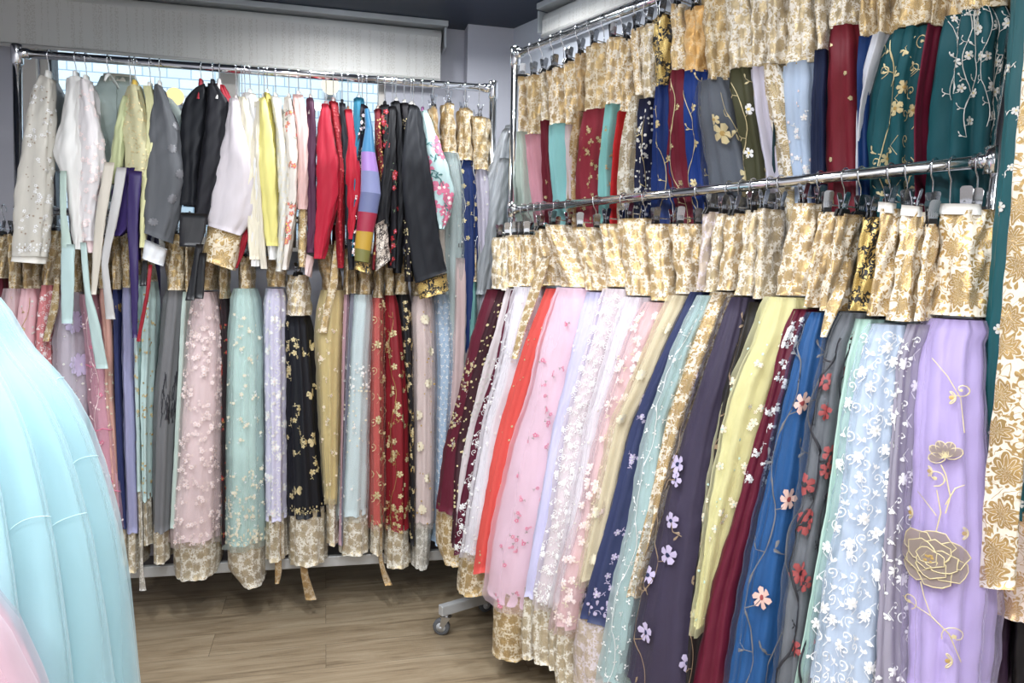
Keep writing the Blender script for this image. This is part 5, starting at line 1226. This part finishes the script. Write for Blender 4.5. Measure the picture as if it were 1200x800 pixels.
# ------------------------------------------------------------------ two full dresses in the foreground
def full_skirt(cx_px, cy_px, depth, rad, ztop, zbot, label, mat, sheer_m, nfold, seed, depthn, stitch, emb=False, catl='skirt', r_prof=None):
    c = CAM + ray(cx_px, cy_px)/1.0*depth; c = np.array([c[0], c[1], 0])
    root = empty('hanbok_skirt', (c[0], c[1], 0), label, catl)
    rnd = random.Random(seed); cols = 480; nR = 60
    offs = [rnd.uniform(-.3, .3) for _ in range(nfold)]
    def rad_at(a, f, k=1.0, add=0.0):
        base = r_prof(f)-.012+add
        x = (a/(2*PI)*nfold) % nfold; i = int(x); t = x-i
        t = (t+offs[i]*.12) % 1.0
        saw = (t**.9 if t < .86 else (.5+.5*math.cos((t-.86)/.14*PI))*.87)      # knife pleats
        return base*(1+.0)+depthn*(.35+.65*f)*(saw-.5)*k + .006*math.sin(a*7+f*3+seed)+.004*math.sin(a*23+f*9)
    def surf(add, k):
        g = np.zeros((nR, cols+1, 3))
        for i in range(nR):
            f = i/(nR-1); z = ztop+(zbot-ztop)*f
            for j in range(cols+1):
                a = 2*PI*j/cols + .5*f*.15
                r = rad_at(2*PI*j/cols % (2*PI), f, k, add)
                g[i, j] = (c[0]+r*math.cos(a), c[1]+r*math.sin(a), z+.004*math.sin(a*11))
        return g
    def mesh(g, nm, m):
        vs = (g[:, :cols].reshape(-1, 3)-np.array([c[0], c[1], 0])).tolist(); fs = []; uvs = []
        for i in range(nR-1):
            for j in range(cols):
                k = (j+1) % cols; fs.append((i*cols+j, i*cols+k, (i+1)*cols+k, (i+1)*cols+j))
                R0 = .4
                uvs += [(j/cols*2.4, -i*.02), ((j+1)/cols*2.4, -i*.02), ((j+1)/cols*2.4, -(i+1)*.02), (j/cols*2.4, -(i+1)*.02)]
        me = bpy.data.meshes.new(nm); me.from_pydata(vs, [], fs)
        ul = me.uv_layers.new(name='UVMap'); ul.data.foreach_set('uv', [q for t in uvs for q in t])
        me.polygons.foreach_set('use_smooth', [True]*len(me.polygons)); return link(nm, me, root, [m])
    g = surf(0, 1.0); mesh(g, 'skirt_panel', mat)
    if sheer_m: mesh(surf(.012, 1.0), 'organza_overlay', sheer_m).__setitem__('label', 'see-through organza outer layer')
    # stitched growth seams on the panels
    g2 = surf(.0125 if sheer_m else .002, 1.0)
    mb = MB()
    for i in range(nfold):
        for q in range(stitch):
            f = rnd.uniform(.15, .98); j0 = int((i+.10)/nfold*cols); j1 = int((i+.85)/nfold*cols)
            pts = []
            for j in range(j0, j1+1):
                ff = f - .03*(j-j0)/max(1, (j1-j0))+.02*((j-j0)/max(1, j1-j0))**2
                x = ff*(nR-1); a = int(x); t = x-a
                if a >= nR-1: continue
                p = g2[a, j]*(1-t)+g2[a+1, j]*t; d = p-np.array([c[0], c[1], p[2]]); d /= np.linalg.norm(d)
                pts.append(p+d*.0015)
            if len(pts) > 3: mb.tube(pts, .0008, 4)
    mb.build('seam_thread', thread((196,228,234)), root)
    # waistband and stand
    w = MB(); r0 = r_prof(0)*.9
    prof = [(r0+.012, ztop-.01), (r0+.005, ztop+.04), (r0-.01, ztop+.10), (r0-.012, ztop+.12), (r0-.03, ztop+.12)]
    n = 48; vs = []; fs = []
    for rr, z in prof:
        for k in range(n): vs.append((c[0]+rr*math.cos(2*PI*k/n), c[1]+rr*math.sin(2*PI*k/n), z))
    for i in range(len(prof)-1):
        for k in range(n): fs.append((i*n+k, i*n+(k+1)%n, (i+1)*n+(k+1)%n, (i+1)*n+k))
    w.add(vs, fs); w.build('waistband', cloth((232,236,234)), root)
    return root, c, g2, nR, cols
def sil_profile(cx_px, cy_px, depth, pts, ztop, zbot):
    """radius against height so the bell has the outline seen from the shop floor"""
    c = CAM + ray(cx_px, cy_px)*depth; tab = []
    for px, py in pts:
        d = ray(px, py); h = np.array([d[0], d[1]]); q = (c-CAM)[:2]; t = np.dot(q, h)/np.dot(h, h)
        tab.append((CAM_H+d[2]*t, float(np.linalg.norm(h*t-q))))
    tab.sort()
    zs = [t[0] for t in tab]; rs = [t[1] for t in tab]
    zs = [zbot]+zs; rs = [rs[0]*1.10]+rs
    return lambda f: float(np.interp(ztop+(zbot-ztop)*f, zs, rs))
pa = sil_profile(-95, 500, 1.36, [(-30,335),(-8,345),(0,352),(6,362),(28,400),(58,432),(78,458),(97,495),(112,540),(128,600),(142,680),(157,800)], 1.52, .03)
full_skirt(-95, 500, 1.36, None, 1.52, .03, 'huge pale aqua organza skirt filling the lower left foreground', cloth((186,226,234), .55, .3, .25, .08), sheer((206,236,242), .30), 24, 5, .075, 2, r_prof=pa)
pp = sil_profile(-420, 700, 1.0, [(-330,420),(-250,470),(-150,540),(-60,618),(-30,648),(0,682),(18,705),(34,738),(50,770),(62,800),(80,860)], 1.32, .03)
full_skirt(-420, 700, 1.0, None, 1.32, .03, 'blush pink skirt in the bottom left corner, nearest', cloth((236,190,202), .5, .3, .2), sheer((226,218,228), .30), 16, 11, .022, 0, r_prof=pp)
PW1, PW2, WORLD, EXPO = 9.0, 14.5, 2.8, 0.2
# ------------------------------------------------------------------ light, sky, camera
def downlight(x, y, power, label, r=.055):
    root = empty('ceiling_downlight', (x, y, ZC), label, 'lamp', 'round downlights set in the dark ceiling')
    m = MB(); n = 24; vs = []; fs = []
    prof = [(r, -.001), (r+.014, -.006), (r+.016, -.002), (r+.016, .0)]
    for rr, z in prof:
        for k in range(n): vs.append((x+rr*math.cos(2*PI*k/n), y+rr*math.sin(2*PI*k/n), ZC+z))
    for i in range(len(prof)-1):
        for k in range(n): fs.append((i*n+k, i*n+(k+1)%n, (i+1)*n+(k+1)%n, (i+1)*n+k))
    m.add(vs, fs); m.build('trim_ring', plain('white_lamp_ring', (200,205,210), .4), root)
    m = MB(); prof = [(r*math.cos(q), -.003-.022*math.sin(q)) for q in np.linspace(0, PI/2-.05, 7)]; vs = []; fs = []
    for rr, z in prof:
        for k in range(n): vs.append((x+rr*math.cos(2*PI*k/n), y+rr*math.sin(2*PI*k/n), ZC+z))
    for i in range(len(prof)-1):
        for k in range(n): fs.append((i*n+k, i*n+(k+1)%n, (i+1)*n+(k+1)%n, (i+1)*n+k))
    fs.append(tuple((len(prof)-1)*n+k for k in range(n))); m.add(vs, fs)
    m.build('lamp_lens', LENS, root)
    ld = bpy.data.lights.new('downlight_beam', 'AREA'); ld.shape = 'DISK'; ld.size = r*2; ld.energy = power; ld.color = (.96, .98, 1.0); ld.spread = math.radians(165)
    lo = bpy.data.objects.new('downlight_beam', ld); COL.objects.link(lo); lo.location = (0, 0, -.034); lo.parent = root
LENS = emis('lit_lamp_lens', (222,236,255), 45.0)
c1 = hit_z(398, -42, ZC); c2 = hit_z(592, -42, ZC)
downlight(c1[0], c1[1], PW1, 'round ceiling downlight above the middle of the left rack')
downlight(c2[0], c2[1], PW1, 'round ceiling downlight above the gap where the two racks meet')
for x, y, kf, nm in ((-1.35, 1.7, .7, 'over the front left of the shop floor'), (-.65, 1.95, .75, 'over the middle of the shop floor'), (-.4, 1.45, .6, 'over the aisle before the right rack'),
        (-.95, .9, .6, 'over the full aqua skirt side'), (.2, .8, .8, 'over the near end of the right rack'), (-.3, .1, 1.1, 'nearest the viewer'), (-1.0, -.6, 2.4, 'behind the viewer to the left'), (.6, -.7, 2.2, 'behind the viewer to the right')):
    downlight(x, y, PW2*kf, 'added unseen ceiling downlight '+nm)  # out-of-view lamps added for fill; the rear pair brightens the blind
wd = bpy.data.worlds.new('daylight'); bpy.context.scene.world = wd; wd.use_nodes = True
nt = wd.node_tree; nt.nodes.clear()
bg = N(nt, 'ShaderNodeBackground'); bg.inputs[0].default_value = (.86, .93, 1.0, 1); bg.inputs[1].default_value = WORLD
L(nt, bg.outputs[0], N(nt, 'ShaderNodeOutputWorld').inputs[0])
cd = bpy.data.cameras.new('camera'); co = bpy.data.objects.new('camera', cd); COL.objects.link(co)
cd.sensor_width = 36; cd.lens = 36*F_PX/1200; cd.clip_start = .02
co.matrix_world = Matrix.Translation(Vector(CAM)) @ ROT.to_4x4()
sc = bpy.context.scene; sc.camera = co
sc.view_settings.view_transform = 'Standard'; sc.view_settings.look = 'None'; sc.view_settings.gamma = 1.0
sc.view_settings.use_curve_mapping = False; sc.view_settings.exposure = EXPO
sc.cycles.max_bounces = 8; sc.cycles.transparent_max_bounces = 16; sc.cycles.sample_clamp_indirect = 6; sc.cycles.caustics_reflective = False
